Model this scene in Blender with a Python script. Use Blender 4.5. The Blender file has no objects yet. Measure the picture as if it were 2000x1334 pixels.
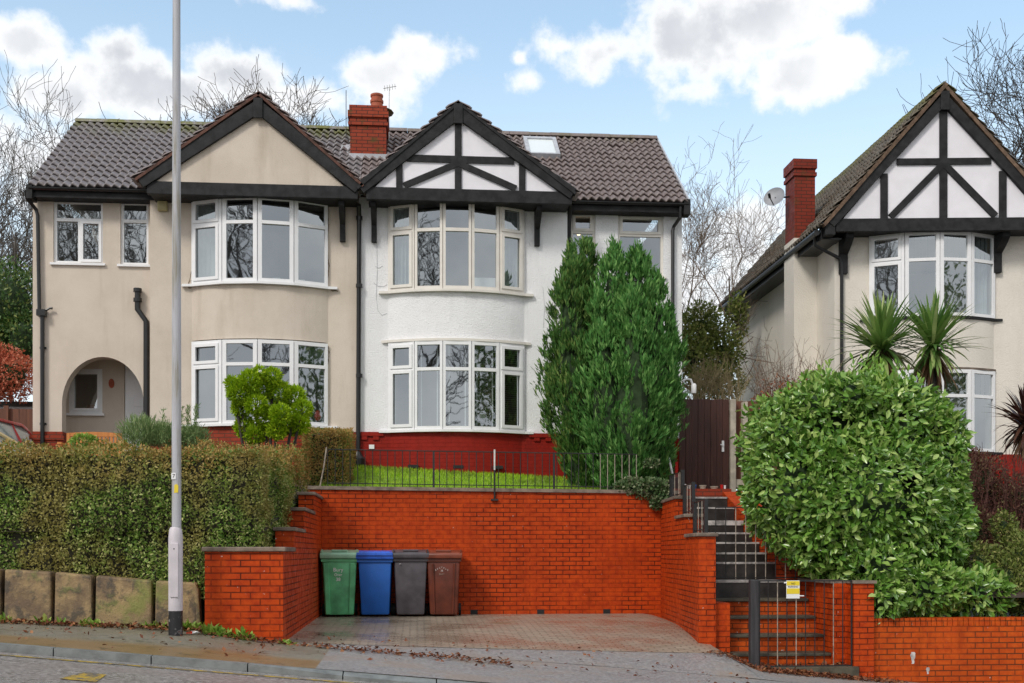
import bpy, bmesh, math, random
import numpy as np
from mathutils import Vector, Matrix
random.seed(7); rng = np.random.default_rng(7)
R = math.radians
scene = bpy.context.scene
COL = scene.collection

# ------------------------------------------------------------------ camera, sky, sun, exposure
F = 2240.0; CX = 1000.0; HOR = 1080.0; YAW = R(4.72)      # focal length in photo pixels, horizon row, yaw against the street front
cam_d = bpy.data.cameras.new('camera'); cam = bpy.data.objects.new('camera', cam_d); COL.objects.link(cam)
cam_d.sensor_width = 36.0; cam_d.lens = 36.0*F/2000.0
cam_d.shift_y = (HOR-667.0)/2000.0
cam_d.clip_start = 0.1; cam_d.clip_end = 3000
cam.location = (0, 0, 0); cam.rotation_euler = (R(90), 0, -YAW)
scene.camera = cam

def ray(u, v):
    a = (u-CX)/F
    return (math.sin(YAW)+a*math.cos(YAW), math.cos(YAW)-a*math.sin(YAW), (HOR-v)/F)
def P(u, v, Y, tan=0.0, X0=0.0):
    rx, ry, rz = ray(u, v)
    t = (Y+tan*X0)/(ry+tan*rx)
    return Vector((t*rx, t*ry, t*rz))
def WX(u, Y): return P(u, 0, Y).x
def HZ(v, Y, u=900): return P(u, v, Y).z

SUN_EL, SUN_AZ = R(42), R(219)        # azimuth measured clockwise from +Y (the direction the camera looks)
world = bpy.data.worlds.new('World'); scene.world = world; world.use_nodes = True
wn = world.node_tree.nodes; wl = world.node_tree.links
for n in list(wn): wn.remove(n)
def wnode(t, **k):
    n = wn.new(t)
    for a, b in k.items(): setattr(n, a, b)
    return n
def wmath(op, a, b=None, c=None):
    n = wnode('ShaderNodeMath', operation=op)
    for i, x in enumerate((a, b, c)):
        if x is None: continue
        if isinstance(x, (int, float)): n.inputs[i].default_value = x
        else: wl.new(x, n.inputs[i])
    return n.outputs[0]
w_out = wnode('ShaderNodeOutputWorld'); w_bg = wnode('ShaderNodeBackground')
w_bg.inputs['Strength'].default_value = 0.15
sky = wnode('ShaderNodeTexSky', sky_type='NISHITA', sun_disc=False, sun_elevation=SUN_EL, sun_rotation=SUN_AZ)
sky.air_density = 1.0; sky.dust_density = 1.6; sky.ozone_density = 1.6
w_tc = wnode('ShaderNodeTexCoord'); w_sep = wnode('ShaderNodeSeparateXYZ')
wl.new(w_tc.outputs['Generated'], w_sep.inputs[0])
az = wmath('ARCTAN2', w_sep.outputs['X'], w_sep.outputs['Y'])
el = wmath('ARCSINE', w_sep.outputs['Z'])
def blob(u, v, ru, rv, gain=1.0):
    rx, ry, rz = ray(u, v); a0 = math.atan2(rx, ry); e0 = math.asin(rz/math.sqrt(rx*rx+ry*ry+rz*rz))
    da = wmath('MULTIPLY', wmath('SUBTRACT', az, a0), F/ru)
    de = wmath('MULTIPLY', wmath('SUBTRACT', el, e0), F/rv)
    d = wmath('SQRT', wmath('ADD', wmath('MULTIPLY', da, da), wmath('MULTIPLY', de, de)))
    return wmath('MULTIPLY', wmath('SUBTRACT', 1.0, d), gain)
CLOUDS = [(1190,98,175,72,1.15),(1110,92,80,40,.8),(1330,70,230,105,1.1),(1480,35,190,90),(1590,138,145,64),(1660,0,100,36,.75),
          (1345,174,62,24,.6),(1035,160,46,28,.62),(1012,113,24,15,.55),
          (300,165,250,66,1.0),(230,98,70,44,.9),(450,140,150,56,.95),(48,82,100,54),(840,108,112,54),(735,148,105,54,.95),(600,196,170,44,.7),(130,190,150,60,.7),
          (570,2,80,22,.65),(1450,470,150,100,.7),(1250,560,240,80,.6),(60,300,240,110,.5)]
field = None
for c in CLOUDS:
    b = blob(*c); field = b if field is None else wmath('SMOOTH_MAX', field, b, 0.12)
field = wmath('MAXIMUM', field, -1.2)
n1 = wnode('ShaderNodeTexNoise'); n1.inputs['Scale'].default_value = 11; n1.inputs['Detail'].default_value = 9; n1.inputs['Roughness'].default_value = .56
n2 = wnode('ShaderNodeTexNoise'); n2.inputs['Scale'].default_value = 34; n2.inputs['Detail'].default_value = 6; n2.inputs['Roughness'].default_value = .6
wl.new(w_tc.outputs['Generated'], n1.inputs['Vector']); wl.new(w_tc.outputs['Generated'], n2.inputs['Vector'])
nn = wmath('ADD', wmath('MULTIPLY', wmath('SUBTRACT', n1.outputs['Fac'], .5), 2.1), wmath('MULTIPLY', wmath('SUBTRACT', n2.outputs['Fac'], .5), 1.3))
dens = wmath('ADD', field, nn)
# unseen sky behind and overhead: broken cloud thickened as fill light on the facades
n3 = wnode('ShaderNodeTexNoise'); n3.inputs['Scale'].default_value = 2.6; n3.inputs['Detail'].default_value = 7
wl.new(w_tc.outputs['Generated'], n3.inputs['Vector'])
back = wnode('ShaderNodeMapRange', interpolation_type='SMOOTHSTEP')
wl.new(w_sep.outputs['Y'], back.inputs['Value'])
back.inputs['From Min'].default_value = .55; back.inputs['From Max'].default_value = -.1
backd = wmath('MULTIPLY', wmath('ADD', wmath('SUBTRACT', n3.outputs['Fac'], .5), .75), back.outputs[0])
dens = wmath('MAXIMUM', dens, wmath('SUBTRACT', wmath('MULTIPLY', backd, 1.6), .35))
mask = wnode('ShaderNodeMapRange', interpolation_type='SMOOTHSTEP'); wl.new(dens, mask.inputs['Value'])
mask.inputs['From Min'].default_value = .0; mask.inputs['From Max'].default_value = .55
core = wnode('ShaderNodeMapRange', interpolation_type='SMOOTHSTEP'); wl.new(dens, core.inputs['Value'])
core.inputs['From Min'].default_value = .25; core.inputs['From Max'].default_value = .95
n5 = wnode('ShaderNodeTexNoise'); n5.inputs['Scale'].default_value = 8; n5.inputs['Detail'].default_value = 5; wl.new(w_tc.outputs['Generated'], n5.inputs['Vector'])
belly = wnode('ShaderNodeMapRange', interpolation_type='SMOOTHSTEP'); wl.new(n5.outputs['Fac'], belly.inputs['Value']); belly.inputs['From Min'].default_value = .30; belly.inputs['From Max'].default_value = .68
ccol = wnode('ShaderNodeMix', data_type='RGBA'); wl.new(wmath('MULTIPLY', core.outputs[0], belly.outputs[0]), ccol.inputs['Factor'])
ccol.inputs['A'].default_value = (4.75, 4.8, 4.85, 1); ccol.inputs['B'].default_value = (2.9, 3.02, 3.25, 1)
# thin veil of haze that whitens the sky towards the horizon
veil = wnode('ShaderNodeMapRange', interpolation_type='SMOOTHSTEP'); wl.new(el, veil.inputs['Value'])
veil.inputs['From Min'].default_value = .46; veil.inputs['From Max'].default_value = .12
veil.inputs['To Min'].default_value = .22; veil.inputs['To Max'].default_value = .85
vmix = wnode('ShaderNodeMix', data_type='RGBA'); wl.new(veil.outputs[0], vmix.inputs['Factor'])
skyg = wnode('ShaderNodeMix', data_type='RGBA', blend_type='MULTIPLY'); skyg.inputs['Factor'].default_value = 1
wl.new(sky.outputs[0], skyg.inputs['A']); skyg.inputs['B'].default_value = (.97, 1.12, 1.05, 1)
wl.new(skyg.outputs['Result'], vmix.inputs['A']); vmix.inputs['B'].default_value = (4.5, 4.95, 5.2, 1)
smix = wnode('ShaderNodeMix', data_type='RGBA'); wl.new(mask.outputs[0], smix.inputs['Factor'])
wl.new(vmix.outputs['Result'], smix.inputs['A']); wl.new(ccol.outputs['Result'], smix.inputs['B'])
wl.new(smix.outputs['Result'], w_bg.inputs['Color']); wl.new(w_bg.outputs[0], w_out.inputs[0])

sun_d = bpy.data.lights.new('sun', 'SUN'); sun_d.energy = 1.35; sun_d.angle = R(14); sun_d.color = (1, .95, .88)
sun = bpy.data.objects.new('sun', sun_d); COL.objects.link(sun)
sd = Vector((math.sin(SUN_AZ)*math.cos(SUN_EL), math.cos(SUN_AZ)*math.cos(SUN_EL), math.sin(SUN_EL)))
sun.rotation_euler = sd.to_track_quat('Z', 'Y').to_euler()
scene.view_settings.view_transform = 'Standard'; scene.view_settings.look = 'None'
scene.view_settings.exposure = 0.62; scene.view_settings.gamma = 1.0
scene.view_settings.use_curve_mapping = False
scene.cycles.max_bounces = 6; scene.cycles.transparent_max_bounces = 12

# ------------------------------------------------------------------ materials
class NT:
    def __init__(s, name):
        s.m = bpy.data.materials.new(name); s.m.use_nodes = True
        s.n = s.m.node_tree.nodes; s.l = s.m.node_tree.links
        s.b = s.n['Principled BSDF']; s.out = s.n['Material Output']
    def node(s, t, **k):
        n = s.n.new(t)
        for a, b in k.items(): setattr(n, a, b)
        return n
    def put(s, sock, x):
        if isinstance(x, (int, float)): sock.default_value = x
        elif isinstance(x, tuple): sock.default_value = x if len(x) == 4 else (*x, 1)
        else: s.l.new(x, sock)
    def coord(s, which='Object', scale=None):
        o = s.node('ShaderNodeTexCoord').outputs[which]
        if scale is not None:
            mp = s.node('ShaderNodeMapping'); s.l.new(o, mp.inputs[0]); mp.inputs['Scale'].default_value = scale; o = mp.outputs[0]
        return o
    def noise(s, scale, detail=4, rough=.55, co=None):
        n = s.node('ShaderNodeTexNoise'); n.inputs['Scale'].default_value = scale; n.inputs['Detail'].default_value = detail; n.inputs['Roughness'].default_value = rough
        s.l.new(co if co is not None else s.coord(), n.inputs['Vector']); return n.outputs['Fac']
    def rampv(s, x, a, b, c=0.0, d=1.0):
        n = s.node('ShaderNodeMapRange', interpolation_type='SMOOTHSTEP'); s.l.new(x, n.inputs[0])
        for i, q in zip(('From Min', 'From Max', 'To Min', 'To Max'), (a, b, c, d)): n.inputs[i].default_value = q
        return n.outputs[0]
    def mix(s, f, a, b, blend='MIX'):
        n = s.node('ShaderNodeMix', data_type='RGBA', blend_type=blend)
        s.put(n.inputs['Factor'], f); s.put(n.inputs['A'], a); s.put(n.inputs['B'], b); return n.outputs['Result']
    def math(s, op, a, b=0.0):
        n = s.node('ShaderNodeMath', operation=op); s.put(n.inputs[0], a); s.put(n.inputs[1], b); return n.outputs[0]
    def bump(s, h, strength=.3, dist=.01):
        n = s.node('ShaderNodeBump'); n.inputs['Strength'].default_value = strength; n.inputs['Distance'].default_value = dist
        s.l.new(h, n.inputs['Height']); s.l.new(n.outputs[0], s.b.inputs['Normal'])
    def fin(s, col=None, rough=None, metal=0, spec=None):
        if col is not None: s.put(s.b.inputs['Base Color'], col)
        if rough is not None: s.put(s.b.inputs['Roughness'], rough)
        s.b.inputs['Metallic'].default_value = metal
        if spec is not None: s.b.inputs['Specular IOR Level'].default_value = spec
        return s.m
    def z(s):
        sp = s.node('ShaderNodeSeparateXYZ'); g = s.node('ShaderNodeNewGeometry'); s.l.new(g.outputs['Position'], sp.inputs[0]); return sp.outputs['Z']

def plain(name, col, rough=.6, var=.12, scale=6, bump=0, bscale=60, metal=0, spec=None):
    t = NT(name); n = t.noise(scale, 5)
    d = tuple(c*(1-var) for c in col); e = tuple(min(1, c*(1+var)) for c in col)
    c = t.mix(t.rampv(n, .3, .7), d, e)
    if bump: t.bump(t.noise(bscale, 3), bump, .01)
    return t.fin(c, rough, metal, spec)

def brick_mat(name, col, col2, mortar, bw=.225, rh=.075, ms=.007, rough=.5, patch=True, flecks=.0, mossy=0.0):
    t = NT(name); uv = t.coord('UV')
    b = t.node('ShaderNodeTexBrick'); t.l.new(uv, b.inputs['Vector'])
    b.inputs['Scale'].default_value = 1; b.inputs['Brick Width'].default_value = bw; b.inputs['Row Height'].default_value = rh
    b.inputs['Mortar Size'].default_value = ms; b.inputs['Mortar Smooth'].default_value = .15; b.inputs['Bias'].default_value = 0
    t.put(b.inputs['Color1'], col); t.put(b.inputs['Color2'], col2); t.put(b.inputs['Mortar'], mortar)
    n = t.noise(1.3, 6, .6); n2 = t.noise(9, 5, .6)
    body = t.mix(t.rampv(n, .25, .75, 0, .55), b.outputs['Color'], col, 'MIX')
    if patch:       # joints painted over in patches, open and dark in others
        worn = t.rampv(t.noise(1.1, 4, .6), .38, .58, .25, 1.0)
        c = t.mix(t.math('MULTIPLY', b.outputs['Fac'], worn), t.mix(t.rampv(n2, .3, .75), col, col2), mortar)
    else: c = t.mix(t.rampv(n2, .3, .8, 0, .5), b.outputs['Color'], t.mix(b.outputs['Fac'], col2, mortar))
    c = t.mix(t.rampv(n, .35, .75, 0, .35), c, tuple(x*.55 for x in col2))
    st = t.noise(1.4, 5, .65, t.coord('Object', (1.8, 1.8, .45)))
    c = t.mix(t.rampv(st, .55, .74, 0, .45), c, tuple(x*.45 for x in col2))
    if flecks:
        c = t.mix(t.math('MULTIPLY', t.rampv(t.noise(5.5, 6, .75), .60, .74, 0, .35), t.rampv(n, .45, .6)), c, (.50, .26, .19))
        sp = t.noise(23, 2, .5); c = t.mix(t.math('MULTIPLY', t.rampv(sp, .735, .76), t.rampv(n, .4, .55)), c, (.6, .52, .46))
    if mossy: c = t.mix(t.rampv(t.noise(3.5, 5), .55, .7, 0, mossy), c, (.06, .07, .02))
    h = t.math('SUBTRACT', t.math('MULTIPLY', n2, .25), b.outputs['Fac'])
    t.bump(h, .7, .008)
    return t.fin(c, t.rampv(n2, .3, .7, rough-.05, rough+.15), spec=.14)

def leaf_mat(name, cols, rough=.5, spec=.4, brown=None, zlo=0, zhi=1, trans=.25, clump=None):
    """cols: three leaf tints chosen leaf by leaf; brown: tint of the weathered tips of the top growth."""
    t = NT(name); g = t.node('ShaderNodeNewGeometry'); r = g.outputs['Random Per Island']
    c = t.mix(t.rampv(r, .0, .55), cols[0], cols[1]); c = t.mix(t.rampv(r, .6, 1.0), c, cols[2])
    n = t.noise(2.2, 4)
    c = t.mix(t.rampv(n, .35, .7, 0, .45), c, cols[0])
    if clump: c = t.mix(t.math('MULTIPLY', t.rampv(t.noise(1.1, 3), .46, .62), clump[1]), c, clump[0])
    if brown is not None:
        zz = t.rampv(t.math('ADD', t.z(), t.math('MULTIPLY', t.noise(1.5, 5), .9)), zlo, zhi)
        c = t.mix(t.math('MULTIPLY', zz, t.rampv(r, .15, .5)), c, brown)
    t.fin(c, rough, spec=spec)
    if trans:
        tr = t.node('ShaderNodeBsdfTranslucent'); t.l.new(c, tr.inputs[0]); ms = t.node('ShaderNodeMixShader'); ms.inputs[0].default_value = trans
        t.l.new(t.b.outputs[0], ms.inputs[1]); t.l.new(tr.outputs[0], ms.inputs[2]); t.l.new(ms.outputs[0], t.out.inputs[0])
    return t.m

def render_mat(name, col, dirt, bscale=55, bstr=.6, streak=.3):
    t = NT(name); n = t.noise(.9, 6, .65); s = t.noise(1.0, 5, .6, t.coord('Object', (2.6, 2.6, .35)))
    c = t.mix(t.rampv(n, .35, .75, 0, .35), col, dirt); c = t.mix(t.rampv(s, .5, .8, 0, streak), c, dirt)
    peb = t.noise(bscale, 2, .6); c = t.mix(t.rampv(peb, .3, .45, .25, 0), c, dirt)
    t.bump(peb, bstr, .02); return t.fin(c, .85, spec=.2)

M = {}
M['beige'] = render_mat('beige_render', (.66, .58, .495), (.40, .33, .25), 70, .25, .65)
M['white_dash'] = render_mat('white_pebbledash', (.86, .86, .87), (.6, .6, .6), 42, .75, .4)
M['cream_dash'] = render_mat('cream_pebbledash', (.76, .71, .63), (.56, .51, .44), 40, .5, .3)
M['white_panel'] = plain('white_painted_panel', (.78, .76, .8), .6, .04, 3)
M['black_timber'] = plain('black_painted_timber', (.017, .017, .018), .6, .45, 7, .25, 40, spec=.25)
M['black_pipe'] = plain('black_plastic', (.012, .012, .013), .35, .2, 8)
M['upvc'] = plain('white_window_plastic', (.82, .82, .83), .35, .03, 4, spec=.5)
M['cream_upvc'] = plain('cream_window_plastic', (.74, .70, .64), .4, .05, 4)
M['brick_wall'] = brick_mat('orange_painted_brick', (.55, .068, .007), (.36, .034, .005), (.08, .013, .004), flecks=1, ms=.008)
M['brick_pale'] = brick_mat('orange_brick', (.58, .094, .010), (.42, .052, .007), (.11, .033, .011), flecks=.6, ms=.008)
M['brick_house'] = brick_mat('red_house_brick', (.34, .055, .025), (.27, .04, .02), (.1, .05, .035), patch=False)
M['red_paint'] = brick_mat('dark_red_painted_brick', (.30, .019, .011), (.25, .015, .009), (.2, .013, .008), ms=.004, rough=.45)
M['brick_chimney'] = brick_mat('chimney_brick', (.34, .06, .026), (.27, .045, .022), (.05, .025, .02), patch=False, mossy=.7)
M['coping'] = plain('weathered_coping', (.17, .13, .10), .7, .4, 5, .4, 30)
M['terracotta'] = plain('terracotta', (.35, .08, .035), .7, .2, 8)
M['lead'] = plain('lead_flashing', (.42, .43, .46), .5, .15, 10)
M['step_black'] = plain('black_painted_step', (.028, .023, .021), .5, .5, 6, .3, 30)
M['step_white'] = plain('worn_white_paint', (.43, .40, .385), .6, .5, 9)
M['step_stone'] = plain('mossy_step_stone', (.07, .06, .04), .6, .5, 4, .4, 25)
M['iron'] = plain('black_iron', (.015, .015, .016), .45, .3, 12)
M['iron_pale'] = plain('bare_rusty_iron', (.30, .25, .2), .5, .4, 14)
M['iron_white'] = plain('white_painted_iron', (.62, .6, .57), .5, .15, 12)
M['timber_gate'] = None
def wood(name, a, b, rough=.6, sc=(14, 14, .8), streak=.0):
    t = NT(name); n = t.noise(1.6, 6, .65, t.coord('Object', sc)); c = t.mix(t.rampv(n, .3, .72), a, b)
    if streak: c = t.mix(t.math('MULTIPLY', t.rampv(t.noise(2.3, 6, .7, t.coord('Object', (9, 9, .7))), .62, .75), streak), c, (.3, .2, .14))
    t.bump(n, .35, .01); return t.fin(c, rough)
M['timber_gate'] = wood('brown_gate_boards', (.045, .014, .009), (.085, .027, .017), .55, streak=.5)
M['timber_bench'] = wood('varnished_bench_wood', (.42, .15, .03), (.6, .24, .06), .4)
M['timber_fence'] = wood('brown_fence_boards', (.10, .035, .018), (.16, .06, .03), .7)
M['concrete'] = plain('pale_concrete', (.46, .41, .33), .8, .2, 6, .3, 40)
M['lamp_grey'] = None
t = NT('grey_galvanised_column'); n = t.noise(2.0, 5, .6, t.coord('Object', (8, 8, .6)))
M['lamp_grey'] = t.fin(t.mix(t.rampv(n, .42, .7), (.44, .44, .47), (.26, .24, .19)), .45, spec=.4)
M['lamp_white'] = plain('pale_painted_steel', (.56, .52, .55), .5, .08, 5)
t = NT('scuffed_black_paint'); n = t.noise(12, 5, .65)
M['lamp_black'] = t.fin(t.mix(t.rampv(n, .55, .68), (.012, .012, .014), (.3, .28, .28)), .5)
M['yellow'] = plain('yellow_plastic', (.75, .58, .03), .4, .05, 5)
M['white'] = plain('white_plastic', (.8, .8, .8), .4, .05, 5)
M['ink'] = plain('dark_ink', (.03, .03, .03), .6, .1, 5)
M['rubber'] = plain('black_rubber', (.01, .01, .01), .7, .1, 5)
M['bin_green'] = plain('green_bin_plastic', (.10, .40, .18), .42, .3, 4, .15, 120)
M['bin_greenlid'] = plain('pale_green_bin_lid', (.24, .44, .30), .35, .15, 5)
M['bin_blue'] = plain('blue_bin_plastic', (.012, .115, .46), .42, .08, 5, .15, 120)
M['bin_bluelid'] = plain('bright_blue_bin_lid', (.03, .13, .62), .35, .3, 4)
M['bin_grey'] = plain('grey_bin_plastic', (.075, .068, .078), .5, .3, 4, .2, 120)
M['bin_brown'] = plain('brown_bin_plastic', (.12, .026, .012), .45, .3, 4, .15, 120)
M['bin_brownlid'] = plain('red_brown_bin_lid', (.2, .05, .025), .38, .3, 4)
M['steel'] = plain('brushed_steel', (.5, .5, .5), .3, .1, 5, metal=.8)
M['interior'] = plain('interior_paint', (.34, .31, .28), .9, .05, 2)
M['curtain'] = plain('pale_curtain', (.6, .64, .64), .9, .1, 4)
M['blind'] = plain('dark_slat_blind', (.10, .075, .055), .6, .2, 4)
M['skin_terra'] = M['terracotta']
M['bark'] = plain('grey_brown_bark', (.10, .085, .075), .9, .3, 8, .3, 30)
M['bark_dark'] = plain('dark_bark', (.045, .036, .03), .9, .3, 8, .3, 30)
M['soil'] = plain('dark_soil', (.045, .03, .02), .9, .4, 7, .6, 25)
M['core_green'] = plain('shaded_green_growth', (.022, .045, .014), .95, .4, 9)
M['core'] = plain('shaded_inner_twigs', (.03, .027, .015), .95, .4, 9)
# glass: mostly mirror-grey with the room showing through
t = NT('window_glass'); gl = t.node('ShaderNodeBsdfGlossy'); gl.inputs['Roughness'].default_value = .015; gl.inputs['Color'].default_value = (.86, .92, .95, 1)
tr = t.node('ShaderNodeBsdfTransparent'); tr.inputs[0].default_value = (.72, .76, .76, 1); ms = t.node('ShaderNodeMixShader'); ms.inputs[0].default_value = .37
wv = t.noise(1.7, 2); bp = t.node('ShaderNodeBump'); bp.inputs['Strength'].default_value = .06; bp.inputs['Distance'].default_value = .02; t.l.new(wv, bp.inputs['Height']); t.l.new(bp.outputs[0], gl.inputs['Normal'])
t.l.new(tr.outputs[0], ms.inputs[1]); t.l.new(gl.outputs[0], ms.inputs[2]); t.l.new(ms.outputs[0], t.out.inputs[0]); M['glass'] = t.m
# roof tiles
def tile_mat(name, base, warm, moss_z, moss=.5):
    t = NT(name); n = t.noise(5, 5, .65); n2 = t.noise(1.4, 5, .65); n3 = t.noise(16, 4)
    g = t.node('ShaderNodeNewGeometry')
    c = t.mix(t.rampv(n3, .3, .7), tuple(x*.75 for x in base), base); c = t.mix(t.rampv(n, .5, .72, 0, .6), c, warm)
    mz = t.rampv(t.math('ADD', t.z(), t.math('MULTIPLY', n2, 1.6)), moss_z, moss_z+.9, 0, 1)
    c = t.mix(t.math('MULTIPLY', mz, t.rampv(n, .34, .54)), c, (.13, .135, .018))
    c = t.mix(t.rampv(t.noise(7, 5, .7), .62, .72, 0, moss), c, (.07, .055, .03))
    t.bump(n3, .3, .01); return t.fin(c, t.rampv(n, .3, .7, .38, .6), spec=.5)
M['tile'] = tile_mat('grey_roof_tile', (.255, .23, .235), (.13, .09, .07), 9.45)
M['tile_brown'] = tile_mat('brown_roof_tile', (.235, .19, .18), (.115, .07, .055), 9.95)
M['tile_moss'] = tile_mat('mossy_roof_tile', (.115, .095, .07), (.11, .06, .035), 9.4)
M['verge'] = plain('red_brown_verge_tile', (.085, .036, .024), .8, .5, 9, .5, 30)
# ground surfaces
t = NT('wet_asphalt'); n = t.noise(90, 3, .7); n2 = t.noise(.8, 6, .65, t.coord('Object', (.5, 1.6, 1))); n3 = t.noise(14, 5, .7)
c = t.mix(t.rampv(t.noise(22, 6, .8), .36, .66), (.12, .108, .105), (.52, .485, .47)); c = t.mix(t.rampv(n2, .42, .66, 0, .55), c, (.24, .18, .15)); c = t.mix(t.rampv(n3, .5, .7, 0, .6), c, (.07, .055, .055))
t.bump(n, .5, .006); M['asphalt'] = t.fin(c, t.rampv(n2, .35, .65, .12, .42), spec=.5)
t = NT('pavement_asphalt'); n = t.noise(70, 3, .7); n2 = t.noise(1.3, 6, .65); n3 = t.noise(18, 5, .7)
c = t.mix(t.rampv(t.noise(26, 5, .75), .36, .66), (.13, .13, .135), (.34, .335, .335)); c = t.mix(t.rampv(n, .35, .7, 0, .4), c, (.36, .35, .34)); c = t.mix(t.rampv(n2, .46, .64, 0, .6), c, (.27, .20, .155)); c = t.mix(t.rampv(n3, .62, .74, 0, .6), c, (.24, .14, .10))
t.bump(n, .5, .005); M['apron'] = t.fin(c, t.rampv(n2, .35, .65, .35, .6), spec=.4)
t = NT('mossy_brown_pavement'); n = t.noise(60, 3, .7); n2 = t.noise(1.6, 6, .65)
sp = t.node('ShaderNodeSeparateXYZ'); t.l.new(t.coord('UV'), sp.inputs[0])
kerbside = t.rampv(t.math('ADD', sp.outputs['Y'], t.math('MULTIPLY', n2, .5)), 12.65, 12.2)
c = t.mix(t.rampv(n, .3, .75), (.14, .13, .10), (.29, .265, .21)); c = t.mix(t.math('MULTIPLY', kerbside, .8), c, (.24, .14, .05))
c = t.mix(t.rampv(t.noise(5, 6, .7), .55, .68, 0, .7), c, (.06, .055, .035))
t.bump(n, .5, .005); M['pavement'] = t.fin(c, t.rampv(n2, .35, .65, .28, .55), spec=.5)
M['kerb'] = plain('grey_kerb_stone', (.175, .185, .18), .5, .25, 6, .3, 40)
t = NT('wet_block_paving'); uv = t.coord('UV', (1, 1, 1)); b = t.node('ShaderNodeTexBrick'); t.l.new(uv, b.inputs['Vector'])
b.inputs['Scale'].default_value = 1; b.inputs['Brick Width'].default_value = .2; b.inputs['Row Height'].default_value = .1; b.inputs['Mortar Size'].default_value = .013; b.inputs['Mortar Smooth'].default_value = .3
t.put(b.inputs['Color1'], (.37, .31, .24)); t.put(b.inputs['Color2'], (.28, .235, .18)); t.put(b.inputs['Mortar'], (.17, .15, .115))
n2 = t.noise(.9, 6, .65); n3 = t.noise(3.2, 6, .7)
c = t.mix(t.rampv(n2, .45, .7, 0, .7), b.outputs['Color'], (.19, .15, .11)); c = t.mix(t.rampv(n3, .62, .78, 0, .4), c, (.34, .22, .14)); c = t.mix(t.rampv(t.noise(2.1, 5), .6, .75, 0, .4), c, (.10, .11, .04))
t.bump(t.math('SUBTRACT', t.math('MULTIPLY', t.noise(25, 4), .3), b.outputs['Fac']), .5, .006); M['paver'] = t.fin(c, t.rampv(n2, .35, .65, .45, .2), spec=.5)
t = NT('lichened_sandstone'); n = t.noise(2.2, 6, .7); n2 = t.noise(7, 6, .7)
c = t.mix(t.rampv(n, .35, .65), (.15, .10, .06), (.36, .25, .12)); c = t.mix(t.rampv(n2, .48, .62, 0, .85), c, (.075, .06, .045)); c = t.mix(t.rampv(t.noise(1.7, 6, .7), .5, .66, 0, .8), c, (.20, .22, .05))
t.bump(n2, .8, .03); M['stone'] = t.fin(c, .75)
M['grass'] = leaf_mat('lawn_grass', ((.22, .42, .012), (.36, .58, .02), (.52, .62, .09)), .5, .3, trans=.3, clump=((.17, .22, .04), .6))
M['turf'] = plain('lawn_turf', (.17, .30, .025), .9, .3, 9)
M['terrain'] = plain('rough_grass_ground', (.06, .075, .03), .95, .4, 2)
M['yellow_line'] = None
t = NT('worn_yellow_road_paint'); n = t.noise(9, 5, .75)
M['yellow_line'] = t.fin(t.mix(t.rampv(n, .40, .56), (.5, .32, .02), (.13, .11, .09)), .5)
# foliage
M['hedge'] = leaf_mat('privet_hedge_leaf', ((.09, .19, .022), (.22, .34, .05), (.62, .62, .25)), .5, .4, brown=(.42, .25, .07), zlo=1.2, zhi=1.9, clump=((.34, .27, .08), .8))
M['laurel'] = leaf_mat('glossy_laurel_leaf', ((.092, .22, .03), (.20, .36, .058), (.47, .60, .18)), .26, .6, trans=.18)
M['yew'] = leaf_mat('upright_conifer_foliage', ((.05, .17, .035), (.12, .30, .065), (.27, .48, .14)), .6, .25, trans=.2)
M['yew_dark'] = leaf_mat('dark_conifer_foliage', ((.04, .12, .024), (.10, .22, .045), (.25, .34, .09)), .6, .25, trans=.2)
M['gold'] = leaf_mat('golden_conifer_foliage', ((.18, .32, .008), (.34, .52, .012), (.55, .68, .03)), .6, .25, trans=.3)
M['rosemary'] = leaf_mat('grey_green_foliage', ((.13, .22, .07), (.25, .35, .14), (.38, .44, .20)), .6, .3)
M['ivy'] = leaf_mat('variegated_ivy_leaf', ((.05, .11, .03), (.12, .18, .07), (.36, .36, .22)), .5, .4)
M['holly'] = leaf_mat('dark_evergreen_leaf', ((.03, .085, .015), (.075, .155, .03), (.26, .30, .08)), .45, .4)
M['olive'] = leaf_mat('olive_shrub_leaf', ((.09, .13, .025), (.20, .25, .05), (.38, .36, .13)), .55, .3)
M['redleaf'] = leaf_mat('orange_red_leaf', ((.45, .10, .05), (.66, .2, .11), (.75, .38, .25)), .6, .3)
M['rust'] = leaf_mat('rusty_winter_leaf', ((.14, .05, .03), (.3, .09, .035), (.45, .14, .04)), .6, .3)
M['plum'] = leaf_mat('plum_brown_leaf', ((.10, .03, .024), (.19, .08, .055), (.24, .22, .10)), .6, .3)
M['cord'] = leaf_mat('cordyline_blade', ((.08, .18, .035), (.19, .32, .07), (.46, .52, .2)), .4, .5)
M['cord_dead'] = leaf_mat('dead_cordyline_blade', ((.13, .075, .04), (.25, .15, .08), (.36, .26, .15)), .7, .2)
M['cord_red'] = leaf_mat('dark_red_cordyline_blade', ((.03, .01, .008), (.06, .02, .015), (.16, .08, .05)), .4, .5)
M['litter'] = leaf_mat('fallen_leaf', ((.10, .03, .012), (.19, .06, .025), (.33, .15, .06)), .6, .3, trans=0)
M['weed'] = leaf_mat('weed_leaf', ((.14, .27, .03), (.28, .44, .06), (.46, .52, .14)), .5, .4)
M['twig'] = plain('winter_twig', (.17, .12, .085), .9, .25, 8)
M['twig_dark'] = plain('dark_winter_twig', (.12, .095, .08), .9, .25, 8)
M['twig_pale'] = plain('pale_winter_twig', (.125, .108, .095), .9, .25, 8)
M['car_red'] = plain('red_car_paint', (.5, .012, .01), .25, .03, 3, spec=.6)
M['car_tan'] = plain('gold_car_paint', (.42, .32, .16), .28, .05, 3, spec=.6)
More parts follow.
